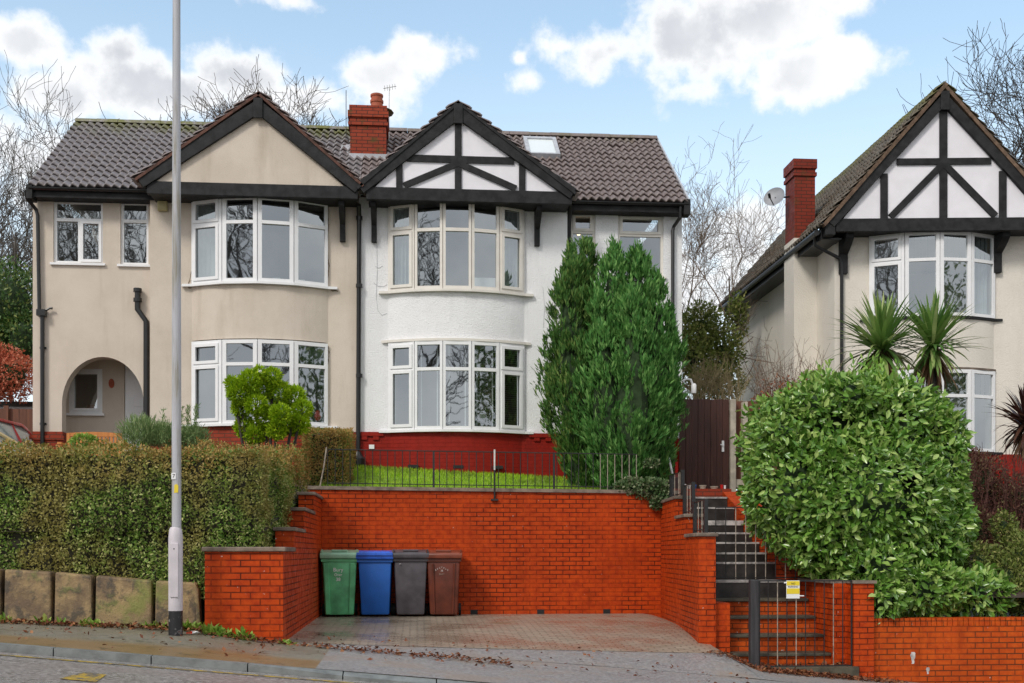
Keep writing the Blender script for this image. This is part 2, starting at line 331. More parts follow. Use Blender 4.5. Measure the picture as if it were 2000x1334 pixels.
M['car_glass'] = plain('car_window_glass', (.30, .36, .35), .08, .05, 3, spec=.8)
t = NT('lit_bulb'); e = t.node('ShaderNodeEmission'); e.inputs[0].default_value = (1, .62, .3, 1); e.inputs[1].default_value = 5; t.l.new(e.outputs[0], t.out.inputs[0]); M['bulb'] = t.m

# ------------------------------------------------------------------ building helpers
WLOC = {}
def empty(name, loc, label, cat, group=None, kind=None):
    o = bpy.data.objects.new(name, None); COL.objects.link(o); o.location = loc; o.empty_display_size = .2
    WLOC[o.name] = Vector(loc); tag(o, label, cat, group, kind); return o
def tag(o, label=None, cat=None, group=None, kind=None):
    if label: o['label'] = label
    if cat: o['category'] = cat
    if group: o['group'] = group
    if kind: o['kind'] = kind
    return o
def boxuv(me):
    uvl = me.uv_layers.new(name='UVMap'); nl = len(me.loops); npoly = len(me.polygons)
    if nl == 0: return
    vi = np.empty(nl, np.int32); me.loops.foreach_get('vertex_index', vi)
    co = np.empty(len(me.vertices)*3, np.float32); me.vertices.foreach_get('co', co); co = co.reshape(-1, 3)
    no = np.empty(npoly*3, np.float32); me.polygons.foreach_get('normal', no); no = np.abs(no.reshape(-1, 3))
    lt = np.empty(npoly, np.int32); me.polygons.foreach_get('loop_total', lt)
    ax = np.repeat(np.argmax(no*np.array([1, 1, .9]), 1), lt); p = co[vi]
    u = np.where(ax == 0, p[:, 1], p[:, 0]); v = np.where(ax == 2, p[:, 1], p[:, 2])
    uvl.data.foreach_set('uv', np.stack([u, v], 1).astype(np.float32).ravel())
def link(me, name, m, parent):
    o = bpy.data.objects.new(name, me); COL.objects.link(o); me.materials.append(m)
    if parent is not None: o.parent = parent; WLOC[o.name] = WLOC[parent.name]
    else: WLOC[o.name] = Vector((0, 0, 0))
    return o
class MB:
    def __init__(s, xf=None): s.v = []; s.f = []; s.xf = xf
    def add(s, vs, fs):
        b = len(s.v); s.v += [tuple(x) for x in vs]; s.f += [tuple(i+b for i in f) for f in fs]; return s
    def box(s, x0, x1, y0, y1, z0, z1):
        return s.add([(x0,y0,z0),(x1,y0,z0),(x1,y1,z0),(x0,y1,z0),(x0,y0,z1),(x1,y0,z1),(x1,y1,z1),(x0,y1,z1)],
                     [(0,3,2,1),(4,5,6,7),(0,1,5,4),(1,2,6,5),(2,3,7,6),(3,0,4,7)])
    def prism(s, poly, y0, y1):          # polygon in x,z extruded along y
        n = len(poly); vs = [(x, y0, z) for x, z in poly]+[(x, y1, z) for x, z in poly]
        return s.add(vs, [tuple(range(n)), tuple(range(2*n-1, n-1, -1))]+[(i, i+n, (i+1) % n+n, (i+1) % n) for i in range(n)])
    def plan(s, poly, z0, z1):           # polygon in x,y extruded along z
        n = len(poly); vs = [(x, y, z0) for x, y in poly]+[(x, y, z1) for x, y in poly]
        return s.add(vs, [tuple(range(n-1, -1, -1)), tuple(range(n, 2*n))]+[(i, (i+1) % n, (i+1) % n+n, i+n) for i in range(n)])
    def side(s, poly, x0, x1):           # polygon in y,z extruded along x
        n = len(poly); vs = [(x0, y, z) for y, z in poly]+[(x1, y, z) for y, z in poly]
        return s.add(vs, [tuple(range(n)), tuple(range(2*n-1, n-1, -1))]+[(i, i+n, (i+1) % n+n, (i+1) % n) for i in range(n)])
    def bar(s, a, b, w, y0, y1, z=None):  # bar in the x,z plane between a and b with width w
        ax, az_ = a; bx, bz = b; dx, dz = bx-ax, bz-az_; l = math.hypot(dx, dz); nx, nz = -dz/l*w/2, dx/l*w/2
        return s.prism([(ax-nx, az_-nz), (bx-nx, bz-nz), (bx+nx, bz+nz), (ax+nx, az_+nz)], y0, y1)
    def tube(s, pts, r, seg=8, caps=True):
        pts = [Vector(p) for p in pts]; n = len(pts); rs = r if isinstance(r, (list, tuple)) else [r]*n
        vs = []; prev = None
        for i, p in enumerate(pts):
            d = (pts[min(i+1, n-1)]-pts[max(i-1, 0)]).normalized()
            if prev is None: a = d.orthogonal().normalized()
            else: a = (prev-d*prev.dot(d)).normalized()
            prev = a; b = d.cross(a)
            for k in range(seg):
                t = 2*math.pi*k/seg; vs.append(p+(a*math.cos(t)+b*math.sin(t))*rs[i])
        fs = [(i*seg+k, i*seg+(k+1) % seg, (i+1)*seg+(k+1) % seg, (i+1)*seg+k) for i in range(n-1) for k in range(seg)]
        if caps: fs += [tuple(range(seg-1, -1, -1)), tuple((n-1)*seg+k for k in range(seg))]
        return s.add(vs, fs)
    def lathe(s, c, prof, seg=20):
        n = len(prof); vs = [(c[0]+r*math.cos(2*math.pi*k/seg), c[1]+r*math.sin(2*math.pi*k/seg), c[2]+z) for r, z in prof for k in range(seg)]
        fs = [(i*seg+k, i*seg+(k+1) % seg, (i+1)*seg+(k+1) % seg, (i+1)*seg+k) for i in range(n-1) for k in range(seg)]
        return s.add(vs, fs+[tuple(range(seg-1, -1, -1)), tuple((n-1)*seg+k for k in range(seg))])
    def build(s, name, m, parent=None, smooth=False, bevel=0, recalc=True):
        off = WLOC[parent.name] if parent is not None else Vector((0, 0, 0))
        vs = [s.xf(*p) for p in s.v] if s.xf else s.v
        me = bpy.data.meshes.new(name); me.from_pydata([(p[0]-off[0], p[1]-off[1], p[2]-off[2]) for p in vs], [], s.f)
        if recalc or bevel:
            bm = bmesh.new(); bm.from_mesh(me)
            bmesh.ops.recalc_face_normals(bm, faces=bm.faces)
            if bevel: bmesh.ops.bevel(bm, geom=[e for e in bm.edges if len(e.link_faces) == 2 and e.calc_face_angle(0) > .5], offset=bevel, segments=2, affect='EDGES', profile=.5, clamp_overlap=True)
            bm.to_mesh(me); bm.free()
        me.update(); boxuv(me)
        if smooth:
            me.polygons.foreach_set('use_smooth', [True]*len(me.polygons))
            try: me.set_sharp_from_angle(angle=R(40))
            except Exception: pass
        return link(me, name, m, parent)
def npmesh(name, v, f, m, parent=None, smooth=False):
    off = WLOC[parent.name] if parent is not None else Vector((0, 0, 0))
    v = np.asarray(v, np.float32)-np.array(off, np.float32); f = np.asarray(f, np.int32); k = f.shape[1]
    me = bpy.data.meshes.new(name); me.vertices.add(len(v)); me.vertices.foreach_set('co', v.ravel())
    me.loops.add(f.size); me.loops.foreach_set('vertex_index', f.ravel()); me.polygons.add(len(f))
    me.polygons.foreach_set('loop_start', np.arange(0, f.size, k, dtype=np.int32)); me.polygons.foreach_set('loop_total', np.full(len(f), k, np.int32))
    me.update(calc_edges=True)
    if smooth: me.polygons.foreach_set('use_smooth', np.ones(len(f), bool))
    return link(me, name, m, parent)
def sheet(name, xs, ys, zf, m, kind='structure', parent=None):
    X, Y = np.meshgrid(xs, ys); Z = np.vectorize(zf)(X, Y); nx, ny = len(xs), len(ys)
    v = np.stack([X, Y, Z], -1).reshape(-1, 3); i = np.arange(nx*ny).reshape(ny, nx)
    f = np.stack([i[:-1, :-1], i[:-1, 1:], i[1:, 1:], i[1:, :-1]], -1).reshape(-1, 4)
    o = npmesh(name, v, f, m, parent, True); boxuv(o.data)
    if kind: o['kind'] = kind
    return o
def grid_wall(mb, x0, x1, z0, z1, y0, y1, holes):
    """a wall slab in the x,z plane with rectangular openings and real reveals"""
    xs = sorted({x0, x1, *[h[0] for h in holes], *[h[1] for h in holes]}); zs = sorted({z0, z1, *[h[2] for h in holes], *[h[3] for h in holes]})
    xs = [x for x in xs if x0 <= x <= x1]; zs = [z for z in zs if z0 <= z <= z1]
    def full(i, j):
        if i < 0 or j < 0 or i >= len(xs)-1 or j >= len(zs)-1: return False
        cx, cz = (xs[i]+xs[i+1])/2, (zs[j]+zs[j+1])/2
        return not any(h[0] < cx < h[1] and h[2] < cz < h[3] for h in holes)
    for i in range(len(xs)-1):
        for j in range(len(zs)-1):
            if not full(i, j): continue
            a, b, c, d = xs[i], xs[i+1], zs[j], zs[j+1]
            mb.add([(a,y0,c),(b,y0,c),(b,y0,d),(a,y0,d)], [(0,1,2,3)]); mb.add([(a,y1,c),(b,y1,c),(b,y1,d),(a,y1,d)], [(3,2,1,0)])
            if not full(i-1, j): mb.add([(a,y0,c),(a,y1,c),(a,y1,d),(a,y0,d)], [(3,2,1,0)])
            if not full(i+1, j): mb.add([(b,y0,c),(b,y1,c),(b,y1,d),(b,y0,d)], [(0,1,2,3)])
            if not full(i, j-1): mb.add([(a,y0,c),(b,y0,c),(b,y1,c),(a,y1,c)], [(3,2,1,0)])
            if not full(i, j+1): mb.add([(a,y0,d),(b,y0,d),(b,y1,d),(a,y1,d)], [(0,1,2,3)])
def tile_roof(name, O, a, b, length, slope, m, parent, pitch=.155, rows=14, clip=None):
    O, a, b = Vector(O), Vector(a).normalized(), Vector(b).normalized(); n = a.cross(b)
    if n.z < 0: n = -n
    nx = int(length/pitch*8)+1; s = np.linspace(0, length, nx); g = slope/rows
    wave = .030*np.sin(2*np.pi*s/pitch)+.008*np.sin(4*np.pi*s/pitch)
    idx = (s/(pitch*2)).astype(int); lines = []; hs = []
    lip, gap = .05, .03
    for r in range(rows):
        j = rng.normal(0, .005, idx.max()+1)[idx]; sh = rng.normal(0, .006, idx.max()+1)[idx]
        lines += [r*g+gap, r*g-lip+sh, r*g-lip+sh, r*g+.02, (r+1)*g+gap]; hs += [wave*.3-.03, wave+.026+j, wave+.052+j, wave+.055+j, wave*.6-.002]
    A = np.array(a); B = np.array(b); N = np.array(n); o = np.array(O)
    v = np.concatenate([o+s[:, None]*A+(np.zeros(nx)+l)[:, None]*B+h[:, None]*N for l, h in zip(lines, hs)]); k = len(lines); i = np.arange(nx*k).reshape(k, nx)
    f = np.stack([i[:-1, :-1], i[:-1, 1:], i[1:, 1:], i[1:, :-1]], -1).reshape(-1, 4)
    return npmesh(name, v, f, m, parent)

# windows -----------------------------------------------------------
def panel(fr, gl, xf, w, z0, z1, cells, fw=.055, depth=.07, sashes=(), sw=.04):
    """one flat window panel: local x along, local y outward; cells = glazed (s0,s1,za,zb)"""
    xs = sorted({0, w, *[c[0] for c in cells], *[c[1] for c in cells]})
    holes = [(c[0], c[1], c[2], c[3]) for c in cells]
    mb = MB(); grid_wall(mb, 0, w, z0, z1, -depth, 0.0, holes); fr.add([xf(*p) for p in mb.v], mb.f)
    for k, c in enumerate(cells):
        s0, s1, a, b = c
        if k in sashes:
            mb = MB(); grid_wall(mb, s0-.012, s1+.012, a-.012, b+.012, -depth-.022, -depth+.02, [(s0+sw, s1-sw, a+sw, b-sw)]); fr.add([xf(*p) for p in mb.v], mb.f)
            s0 += sw; s1 -= sw; a += sw; b -= sw
        y = -depth*.45
        e = [y+random.uniform(-.007, .007) for _ in range(3)]; e.append(e[0]-e[1]+e[2])
        gl.add([xf(s0-.01, e[0], a-.01), xf(s1+.01, e[1], a-.01), xf(s1+.01, e[2], b+.01), xf(s0-.01, e[3], b+.01)], [(0, 1, 2, 3)])
def arc_pts(xa, xb, Y, sag, n):
    c = xb-xa; Rr = (c*c/4+sag*sag)/(2*sag); cx = (xa+xb)/2; cy = Y-sag+Rr; h = math.asin(min(1, c/2/Rr))
    return [(cx+Rr*math.sin(-h+2*h*i/n), cy-Rr*math.cos(-h+2*h*i/n)) for i in range(n+1)]
def off_pts(pts, d):
    out = []
    for i, p in enumerate(pts):
        q = pts[min(i+1, len(pts)-1)]; r = pts[max(i-1, 0)]; tx, ty = q[0]-r[0], q[1]-r[1]; l = math.hypot(tx, ty)
        out.append((p[0]+ty/l*d, p[1]-tx/l*d))
    return out
def bow(mb, pts, z0, z1, th=.16):
    mb.plan(pts+[(x, y) for x, y in reversed(off_pts(pts, -th))], z0, z1)
def bay_window(house, pts, z0, zt, z1, m, post, end_sash, sill=True, xf=None, sill_mat=None, label=None, sill_d=.10):
    """facetted bay or bow window along plan points, transom at zt"""
    w = MB(xf); g = MB(xf); n = len(pts)-1
    for i in range(n):
        a, b = Vector((*pts[i], 0)), Vector((*pts[i+1], 0)); d = b-a; L = d.length; d.normalize(); nrm = Vector((d.y, -d.x, 0))
        def T(s, y, z, a=a, d=d, nrm=nrm): q = a+d*s-nrm*y; return (q.x, q.y, z)
        p0 = post[0] if i == 0 else post[1]/2; p1 = post[0] if i == n-1 else post[1]/2
        end = i in end_sash; tb = .032
        cells = [(p0, L-p1, zt+tb, z1-.07), (p0, L-p1, z0+.06, zt-tb)]
        panel(w, g, T, L, z0, z1, cells, sashes=(0, 1) if end else (), sw=.045)
        if i < n-1:      # rounded post over the joint
            q = pts[i+1]; w.tube([(q[0], q[1], z0), (q[0], q[1], z1)], .03, 8)
    root = w.build('bay_window', m, house)
    if label: root['label'] = label
    g.build('pane', M['glass'], root, recalc=False)
    if sill:
        sm = MB(xf); sp = off_pts(pts, sill_d); e0 = (sp[0][0]-.17, sp[0][1]+.02); e1 = (sp[-1][0]+.17, sp[-1][1]+.02)
        front = [e0]+sp+[e1]; back = [(e1[0], pts[-1][1]+.02)]+list(reversed(off_pts(pts, -.04)))+[(e0[0], pts[0][1]+.02)]
        sm.plan(front+back, z0-.05, z0-.003); sm.build('sill', sill_mat or m, root)
    return root
def flat_window(house, x0, x1, z0, z1, Y, cells, m, sashes=(), sill=True, name='window', xf=None, label=None, sillw=.05):
    w = MB(xf); g = MB(xf)
    def T(s, y, z): return (x0+s, Y+.12+y, z)
    panel(w, g, T, x1-x0, z0, z1, [(a-x0, b-x0, c, d) for a, b, c, d in cells], sashes=sashes, depth=.07)
    root = w.build(name, m, house)
    if label: root['label'] = label
    g.build('pane', M['glass'], root, recalc=False)
    if sill: MB(xf).box(x0-sillw, x1+sillw, Y-.05, Y+.118, z0-.045, z0-.002).build('sill', m, root)
    return root
def curtain(x0, x1, Y, z0, z1, folds, m, house, name='curtain', amp=.03):
    n = folds*6; v = []
    for i in range(n+1):
        x = x0+(x1-x0)*i/n; y = Y+amp*math.sin(2*math.pi*i/6)+random.uniform(-.006, .006); v += [(x, y, z0), (x, y, z1)]
    f = [(2*i, 2*i+2, 2*i+3, 2*i+1) for i in range(n)]
    o = npmesh(name, v, f, m, house, True); return o

# leaves --------------------------------------------------------------
LEAF = (np.array([(0,0,0),(-.5,.38,.06),(-.36,.75,.05),(0,1,-.04),(.36,.75,.05),(.5,.38,.06),(0,.45,-.05)]), [(0,1,6),(1,2,6),(2,3,6),(3,4,6),(4,5,6),(5,0,6)])
DIA = (np.array([(0,0,0),(-.5,.5,.0),(0,1,0),(.5,.5,0)]), [(0,1,2,3)])
FOLD = (np.array([(0,0,0),(-.5,.45,.12),(0,1,0),(.5,.45,.12)]), [(0,1,2),(0,2,3)])
BLADE = (np.array([(-.5,0,0),(.5,0,0),(.42,.55,.03),(-.42,.55,.03),(.06,1,-.04),(-.06,1,-.04)]), [(0,1,2,3),(3,2,4,5)])
def norm(a): return a/np.maximum(np.linalg.norm(a, axis=-1, keepdims=True), 1e-9)
def scatter(name, pos, direc, nor, length, width, m, parent=None, tmpl=DIA, smooth=False):
    """one mesh of small leaf faces: direc = where the tip points, nor = rough facing"""
    T, Fc = tmpl; n = len(pos); y = norm(direc); x = norm(np.cross(y, nor)); z = np.cross(x, y)
    length = np.broadcast_to(np.asarray(length, float), n); width = np.broadcast_to(np.asarray(width, float), n)
    loc = T[None, :, :]*np.stack([width, length, length], 1)[:, None, :]
    v = pos[:, None, :]+loc[..., 0:1]*x[:, None]+loc[..., 1:2]*y[:, None]+loc[..., 2:3]*z[:, None]
    k = len(T); f = (np.array(Fc)[None]+(np.arange(n)*k)[:, None, None]).reshape(-1, len(Fc[0]))
    return npmesh(name, v.reshape(-1, 3), f, m, parent, smooth)
def rdir(n): return norm(rng.normal(size=(n, 3)))
def lumpy(p, freq, amp, seed=0):
    r = np.random.default_rng(abs(seed)); o = np.zeros(len(p))
    for k in range(6):
        w = r.normal(size=3)*freq*(1+.5*k); o += np.sin(p@w+r.uniform(0, 6))/(1+.5*k)
    return o*amp/2
def ellipsoid_pts(n, c, rad, shell=.6, up=-1):
    d = rdir(int(n*2.2)); d = d[d[:, 2] > up][:n]; r = rng.uniform(shell, 1, (len(d), 1))**.7
    return np.array(c)+d*r*np.array(rad), d

# bare trees -------------------------------------------------------------
def bare_tree_mesh(seed, height, spread=.5, r0=.16, levels=5, droop=0.0, lean=(0, 0), kids=(4, 7), minr=.006):
    r = random.Random(seed); V = []; Fq = []
    def seg(pts, rad, sides):
        n = len(pts); b = len(V); prev = None
        for i, p in enumerate(pts):
            d = (pts[min(i+1, n-1)]-pts[max(i-1, 0)]).normalized(); a = d.orthogonal().normalized() if prev is None else (prev-d*prev.dot(d)).normalized(); prev = a; c = d.cross(a)
            for k in range(sides):
                t = 2*math.pi*k/sides; V.append(p+(a*math.cos(t)+c*math.sin(t))*rad[i])
        for i in range(n-1):
            for k in range(sides): Fq.append((b+i*sides+k, b+i*sides+(k+1) % sides, b+(i+1)*sides+(k+1) % sides, b+(i+1)*sides+k))
    def grow(p, d, L, rad, lev):
        n = 6 if lev < 2 else 4; pts = [p.copy()]; rr = [rad]; q = p.copy(); dd = d.copy()
        for i in range(n):
            w = .14 if lev == 0 else .23
            dd = (dd+Vector((r.gauss(0, w), r.gauss(0, w), r.gauss(0, w)))+Vector((0, 0, .10-droop*lev*.06))).normalized()
            q = q+dd*L/n; pts.append(q.copy()); rr.append(max(minr, rad*(1-.62*(i+1)/n)))
        seg(pts, rr, 6 if lev == 0 else (4 if lev < 3 else 3))
        if lev >= levels: return
        k = r.randint(*kids) if lev < 3 else r.randint(3, 5)
        for j in range(k):
            t = (r.uniform(.35, 1) if lev == 0 else r.uniform(.25, 1)); i = min(n-1, int(t*n)); base = pts[i].lerp(pts[i+1], t*n-i)
            ax = (pts[i+1]-pts[i]).normalized(); side = (ax.orthogonal().normalized()); side.rotate(Matrix.Rotation(r.uniform(0, 2*math.pi), 3, ax))
            nd = (ax*r.uniform(.45, 1.0)+side*r.uniform(.5, 1.0)*spread*2+Vector((0, 0, .15))).normalized()
            grow(base, nd, L*r.uniform(.48, .72), max(minr, rr[i]*r.uniform(.5, .7)), lev+1)
    grow(Vector((0, 0, 0)), Vector((lean[0], lean[1], 1)).normalized(), height*.5, r0, 0)
    return V, Fq
def bare_tree(name, loc, label, seed, height, m, group, **k):
    V, Fq = bare_tree_mesh(seed, height, **k); f_ = height/max(v.z for v in V); V = [v*f_ for v in V]
    o = npmesh(name, [tuple(v) for v in V], Fq, m, None, True); o.location = loc; tag(o, label, 'tree', group); return o

# ================================================================== THE STREET
KERB_Y = 11.4
def z_kerb(X): return -1.226-.09*X
BX = [-60,-12,-4.9,-2.6,-1.5,2,5,12,60]; BZ = [4.2,-.14,-.80,-.905,-1.07,-1.33,-1.60,-2.25,-6.6]
def z_back(X): return float(np.interp(X, BX, BZ))
def sm(t): t = min(1, max(0, t)); return t*t*(3-2*t)
def z_walk(X, Y):
    zb = z_kerb(X)+(z_back(X)-z_kerb(X))*min(1, max(0, (Y-KERB_Y)/2.0))
    if Y > 13.0 and -2.2 < X < 5.2:
        t = min(1, max(0, (19.3-Y)/6.0)); zd = -1.04+(z_back(X)+1.04)*t*t
        w = sm((X-3.9)/.6); return zd*(1-w)+z_back(X)*w
    return zb
def lin(a, b, n): return list(np.linspace(a, b, n))
terrain = sheet('ground', lin(-160, 160, 41), lin(-120, 260, 39), lambda X, Y: -1.226-.09*max(-40, min(40, X))-1.2+(0 if Y < 26 else .9), M['terrain'])
def z_road(X, Y): return z_kerb(X)-.075+.02*min(1, (KERB_Y-Y)/4)
sheet('road', lin(-45, 45, 91), lin(1.5, KERB_Y-.11, 12), z_road, M['asphalt'])
sheet('road', lin(-45, 45, 61), lin(-3.5, 1.5, 5), lambda X, Y: z_kerb(X)-.055-.0*Y, M['asphalt'])
sheet('pavement', lin(-45, 45, 61), lin(-7, -3.5, 4), lambda X, Y: z_kerb(X)+.0, M['apron'])
sheet('pavement', lin(-45, -1.0, 60), lin(KERB_Y, 14.2, 9), z_walk, M['pavement'])
ap = sheet('pavement', lin(-1.0, 45, 70), lin(KERB_Y, 13.4, 8), z_walk, M['apron'])
def y_b(X): return 13.75+.17*(X+1.6) if X < 4.1 else 15.2
def grid_uv(name, x0, x1, nx, ny, ya, yb, m, dz=0):
    xs = np.linspace(x0, x1, nx); v = [(x, ya(x)+(yb(x)-ya(x))*j/(ny-1), 0) for j in range(ny) for x in xs]
    v = [(x, y, z_walk(x, y)+dz) for x, y, _ in v]; i = np.arange(nx*ny).reshape(ny, nx)
    f = np.stack([i[:-1, :-1], i[:-1, 1:], i[1:, 1:], i[1:, :-1]], -1).reshape(-1, 4); o = npmesh(name, v, f, m, None, True); boxuv(o.data); o['kind'] = 'structure'; return o
grid_uv('pavement', -1.9, 4.15, 40, 6, lambda x: 13.38, lambda x: y_b(x)+.02, M['apron'], .004)
grid_uv('pavement', 4.1, 12, 24, 6, lambda x: 13.38, lambda x: 15.5, M['apron'], .004)
grid_uv('driveway', -1.95, 4.3, 40, 22, lambda x: y_b(x), lambda x: 19.4, M['paver'], .008)
kb = MB(); x = -30.0
while x < 14:
    x2 = x+.915; up = .004
    def kd(X): return .0-.055*sm((X+1.35)/.9)           # the kerb drops in front of the drive
    za, zb_ = z_kerb(x), z_kerb(x2-.012)
    kb.add([(x, KERB_Y-.11, za-.25), (x2-.012, KERB_Y-.11, zb_-.25), (x2-.012, KERB_Y+.01, zb_-.25), (x, KERB_Y+.01, za-.25),
            (x, KERB_Y-.10, za+up+kd(x)), (x2-.012, KERB_Y-.10, zb_+up+kd(x2)), (x2-.012, KERB_Y+.01, zb_+up+kd(x2)*.2), (x, KERB_Y+.01, za+up+kd(x)*.2)],
           [(0,3,2,1),(4,5,6,7),(0,1,5,4),(1,2,6,5),(2,3,7,6),(3,0,4,7)])
    x = x2
kb.build('kerb', M['kerb'])['kind'] = 'structure'
def road_strip(x0, x1, ya, yb, m, nm):
    n = max(2, int((x1-x0)/.4)); xs = np.linspace(x0, x1, n); v = [(x, y, z_road(x, y)+.005) for y in (ya, yb) for x in xs]
    f = [(i, i+1, n+i+1, n+i) for i in range(n-1)]; o = npmesh(nm, v, f, m); boxuv(o.data); o['kind'] = 'structure'; return o
road_strip(-14, 6, KERB_Y-.42, KERB_Y-.33, M['yellow_line'], 'road_line')
c0 = P(125, 1315, 9.75); c1 = P(205, 1303, 10.1)
o = npmesh('road_marking', [(c0.x, 9.62, z_road(c0.x, 9.62)+.006), (c0.x+.3, 9.60, z_road(c0.x+.3, 9.6)+.006), (c1.x, 10.15, z_road(c1.x, 10.15)+.006), (c1.x-.2, 10.2, z_road(c1.x-.2, 10.2)+.006)], [(0, 1, 2, 3)], M['yellow_line']); o['kind'] = 'structure'

# gardens
YW = 19.3                                  # rear retaining wall, front face
XL, XR = WX(628, YW), WX(1291, YW)
ZT_L, ZT_R = HZ(949, YW, 640), HZ(958, YW, 1280)
def z_wtop(X): return ZT_L+(ZT_R-ZT_L)*(X-XL)/(XR-XL)
YH = 22.5; YS = 22.75
def z_garden(X, Y):
    a = z_wtop(max(XL, min(XR, X)))-.05; zh = HZ(914, YH, 690)+(HZ(938, YH, 1095)-HZ(914, YH, 690))*(X-WX(690, YH))/(WX(1095, YH)-WX(690, YH))
    zh = max(min(zh, 1.9), 1.2); return a+(zh-a)*sm((Y-19.5)/2.9)
sheet('lawn', lin(XL-.05, 4.05, 30), lin(YW+.2, YH+.1, 14), z_garden, M['turf'])
n = 15000; px = rng.uniform(XL-.1, WX(1160, 21), n); py = YW+.25+(YH-YW-.3)*rng.uniform(0, 1, n)
pz = np.array([z_garden(a, b) for a, b in zip(px, py)]); d = norm(np.stack([rng.normal(0, .35, n), rng.normal(0, .35, n), np.ones(n)], 1))
o = scatter('lawn_grass', np.stack([px, py, pz-.005], 1), d, rdir(n), rng.uniform(.04, .1, n), rng.uniform(.008, .016, n), M['grass']); tag(o, 'bright green lawn grass behind the railings', 'grass', kind='stuff')
def z_left(X, Y): return .25+(Y-14)*.14
sheet('garden_ground', lin(-30, XL-.25, 30), lin(14.0, 27, 14), lambda X, Y: z_left(X, Y)+.06*max(0, -X-8), M['soil'])
sheet('garden_ground', lin(4.05, 5.9, 6), lin(20.6, 30, 10), lambda X, Y: 1.12, M['soil'])
def z_right(X, Y): return -.62+.30*(Y-15.3) if Y < 21 else 1.1
sheet('garden_ground', lin(5.7, 60, 40), lin(15.3, 30, 14), z_right, M['soil'])
sheet('garden_ground', lin(-60, 60, 25), lin(27, 120, 20), lambda X, Y: 1.5+.03*(Y-27), M['terrain'])

# ================================================================== THE PAIR OF HOUSES
YG = 21.88; YE = 22.4; YR_ = 25.4          # gable plane, eaves line, ridge line
X_L, X_P, X_R = WX(64, YS), WX(700, YH), WX(1332, YS)
X_SL, X_SR = WX(293, YH), WX(1108, YH)     # corners between the bay part and the set back part
Z_EAVE = HZ(378, YE, 700); Z_RIDGE = HZ(256, YR_, 716); Z_SOF = HZ(402, YH, 900)
Z_BASE = HZ(845, YH, 880); Z_GR = 1.0
pitch = math.atan2(Z_RIDGE-Z_EAVE, YR_-YE); SL = math.hypot(Z_RIDGE-Z_EAVE, YR_-YE)
bvec = (0, math.cos(pitch), math.sin(pitch))
beige = empty('semi_detached_house', (X_L, YS, Z_GR), 'beige rendered semi-detached house with arched porch and plain gable', 'house')
white = empty('semi_detached_house', (X_P, YH, Z_GR), 'white pebbledashed semi-detached house with black timber gable and skylight', 'house')
bl = WX(378, YH), WX(638, YH); bw_ = WX(761, YH), WX(1021, YH)
SAG_L, SAG_W = .36, .33
ptsL = arc_pts(bl[0], bl[1], YH, SAG_L, 4); ptsW = arc_pts(bw_[0], bw_[1], YH, SAG_W, 5)
smL = arc_pts(bl[0]-.03, bl[1]+.03, YH, SAG_L, 20); smW = arc_pts(bw_[0]-.03, bw_[1]+.03, YH, SAG_W, 20)
def zz(v, u): return HZ(v, YH-.2, u)
L_up = (zz(554, 508), zz(439, 508), zz(388, 508)); L_lo = (zz(829, 508), zz(714, 508), zz(667, 508))
W_up = (zz(568, 890), zz(453, 890), zz(396, 890)); W_lo = (zz(840, 890), zz(723, 890), zz(669, 890))

# ---- walls
# beige: bay part, set back part with the arched porch
wl_ = MB()
grid_wall(wl_, X_SL, X_P-.004, Z_BASE, Z_SOF+.5, YH, YH+.26, [(bl[0]+.02, bl[1]-.02, L_lo[0], Z_SOF+.05)])
win1 = (WX(104, YS), WX(201, YS), HZ(514, YS, 150), HZ(391, YS, 150)); win2 = (WX(235, YS), WX(290, YS), HZ(517, YS, 262), HZ(393, YS, 262))
ax0, ax1 = WX(121, YS), WX(281, YS); ztop, zspr = HZ(697, YS, 200), HZ(790, YS, 200); zbase_l = HZ(843, YS, 100); Z_FL = HZ(872, YS, 200)
grid_wall(wl_, X_L, X_SL+.02, zbase_l, Z_EAVE+.14, YS, YS+.26, [win1, win2, (ax0, ax1, zbase_l-.01, ztop)])
acx, arx, arz = (ax0+ax1)/2, (ax1-ax0)/2, ztop-zspr; NA = 24
arcp = [(acx-arx*math.cos(math.pi*i/NA), zspr+arz*math.sin(math.pi*i/NA)) for i in range(NA+1)]
for i in range(NA):
    (xa, za), (xb, zb_) = arcp[i], arcp[i+1]
    wl_.add([(xa, YS, za), (xb, YS, zb_), (xb, YS, ztop), (xa, YS, ztop), (xa, YS+.26, za), (xb, YS+.26, zb_), (xb, YS+.26, ztop), (xa, YS+.26, ztop)],
            [(0, 1, 2, 3), (4, 7, 6, 5), (0, 4, 5, 1)])
wl_.box(X_L, X_L+.26, YS+.261, YS+5.4, zbase_l, Z_EAVE)                     # gable end wall
wl_.box(X_L+.001, X_P-.004, YS+5.41, YS+5.6, Z_GR, Z_EAVE)
for za, zb_ in ((L_lo[2]+.03, L_up[0]-.055),): bow(wl_, smL, za, zb_)
wl_.build('wall', M['beige'], beige, recalc=False)
pb = MB(); YPB = YS+1.0; pwin = (WX(135, YPB), WX(200, YPB), HZ(808, YPB, 168), HZ(720, YPB, 168)); pxr = WX(243, YPB)
grid_wall(pb, ax0-.4, pxr, Z_FL, ztop+.2, YPB, YPB+.15, [pwin])
pb.box(ax0-.55, ax0-.4, YS+.27, YPB+.1, Z_FL, ztop+.2); pb.box(ax1+.42, ax1+.55, YS+.27, YPB+.1, Z_FL, ztop+.2); pb.box(ax0-.5, ax1+.55, YS+.27, YPB+1, ztop+.21, ztop+.3)
pb.build('porch', M['beige'], beige)
dx0, dx1 = pxr+.01, ax1+.42
dr = MB(); YD = YPB+.02
grid_wall(dr, dx0, dx1, Z_FL, ztop+.05, YD, YD+.06, [])
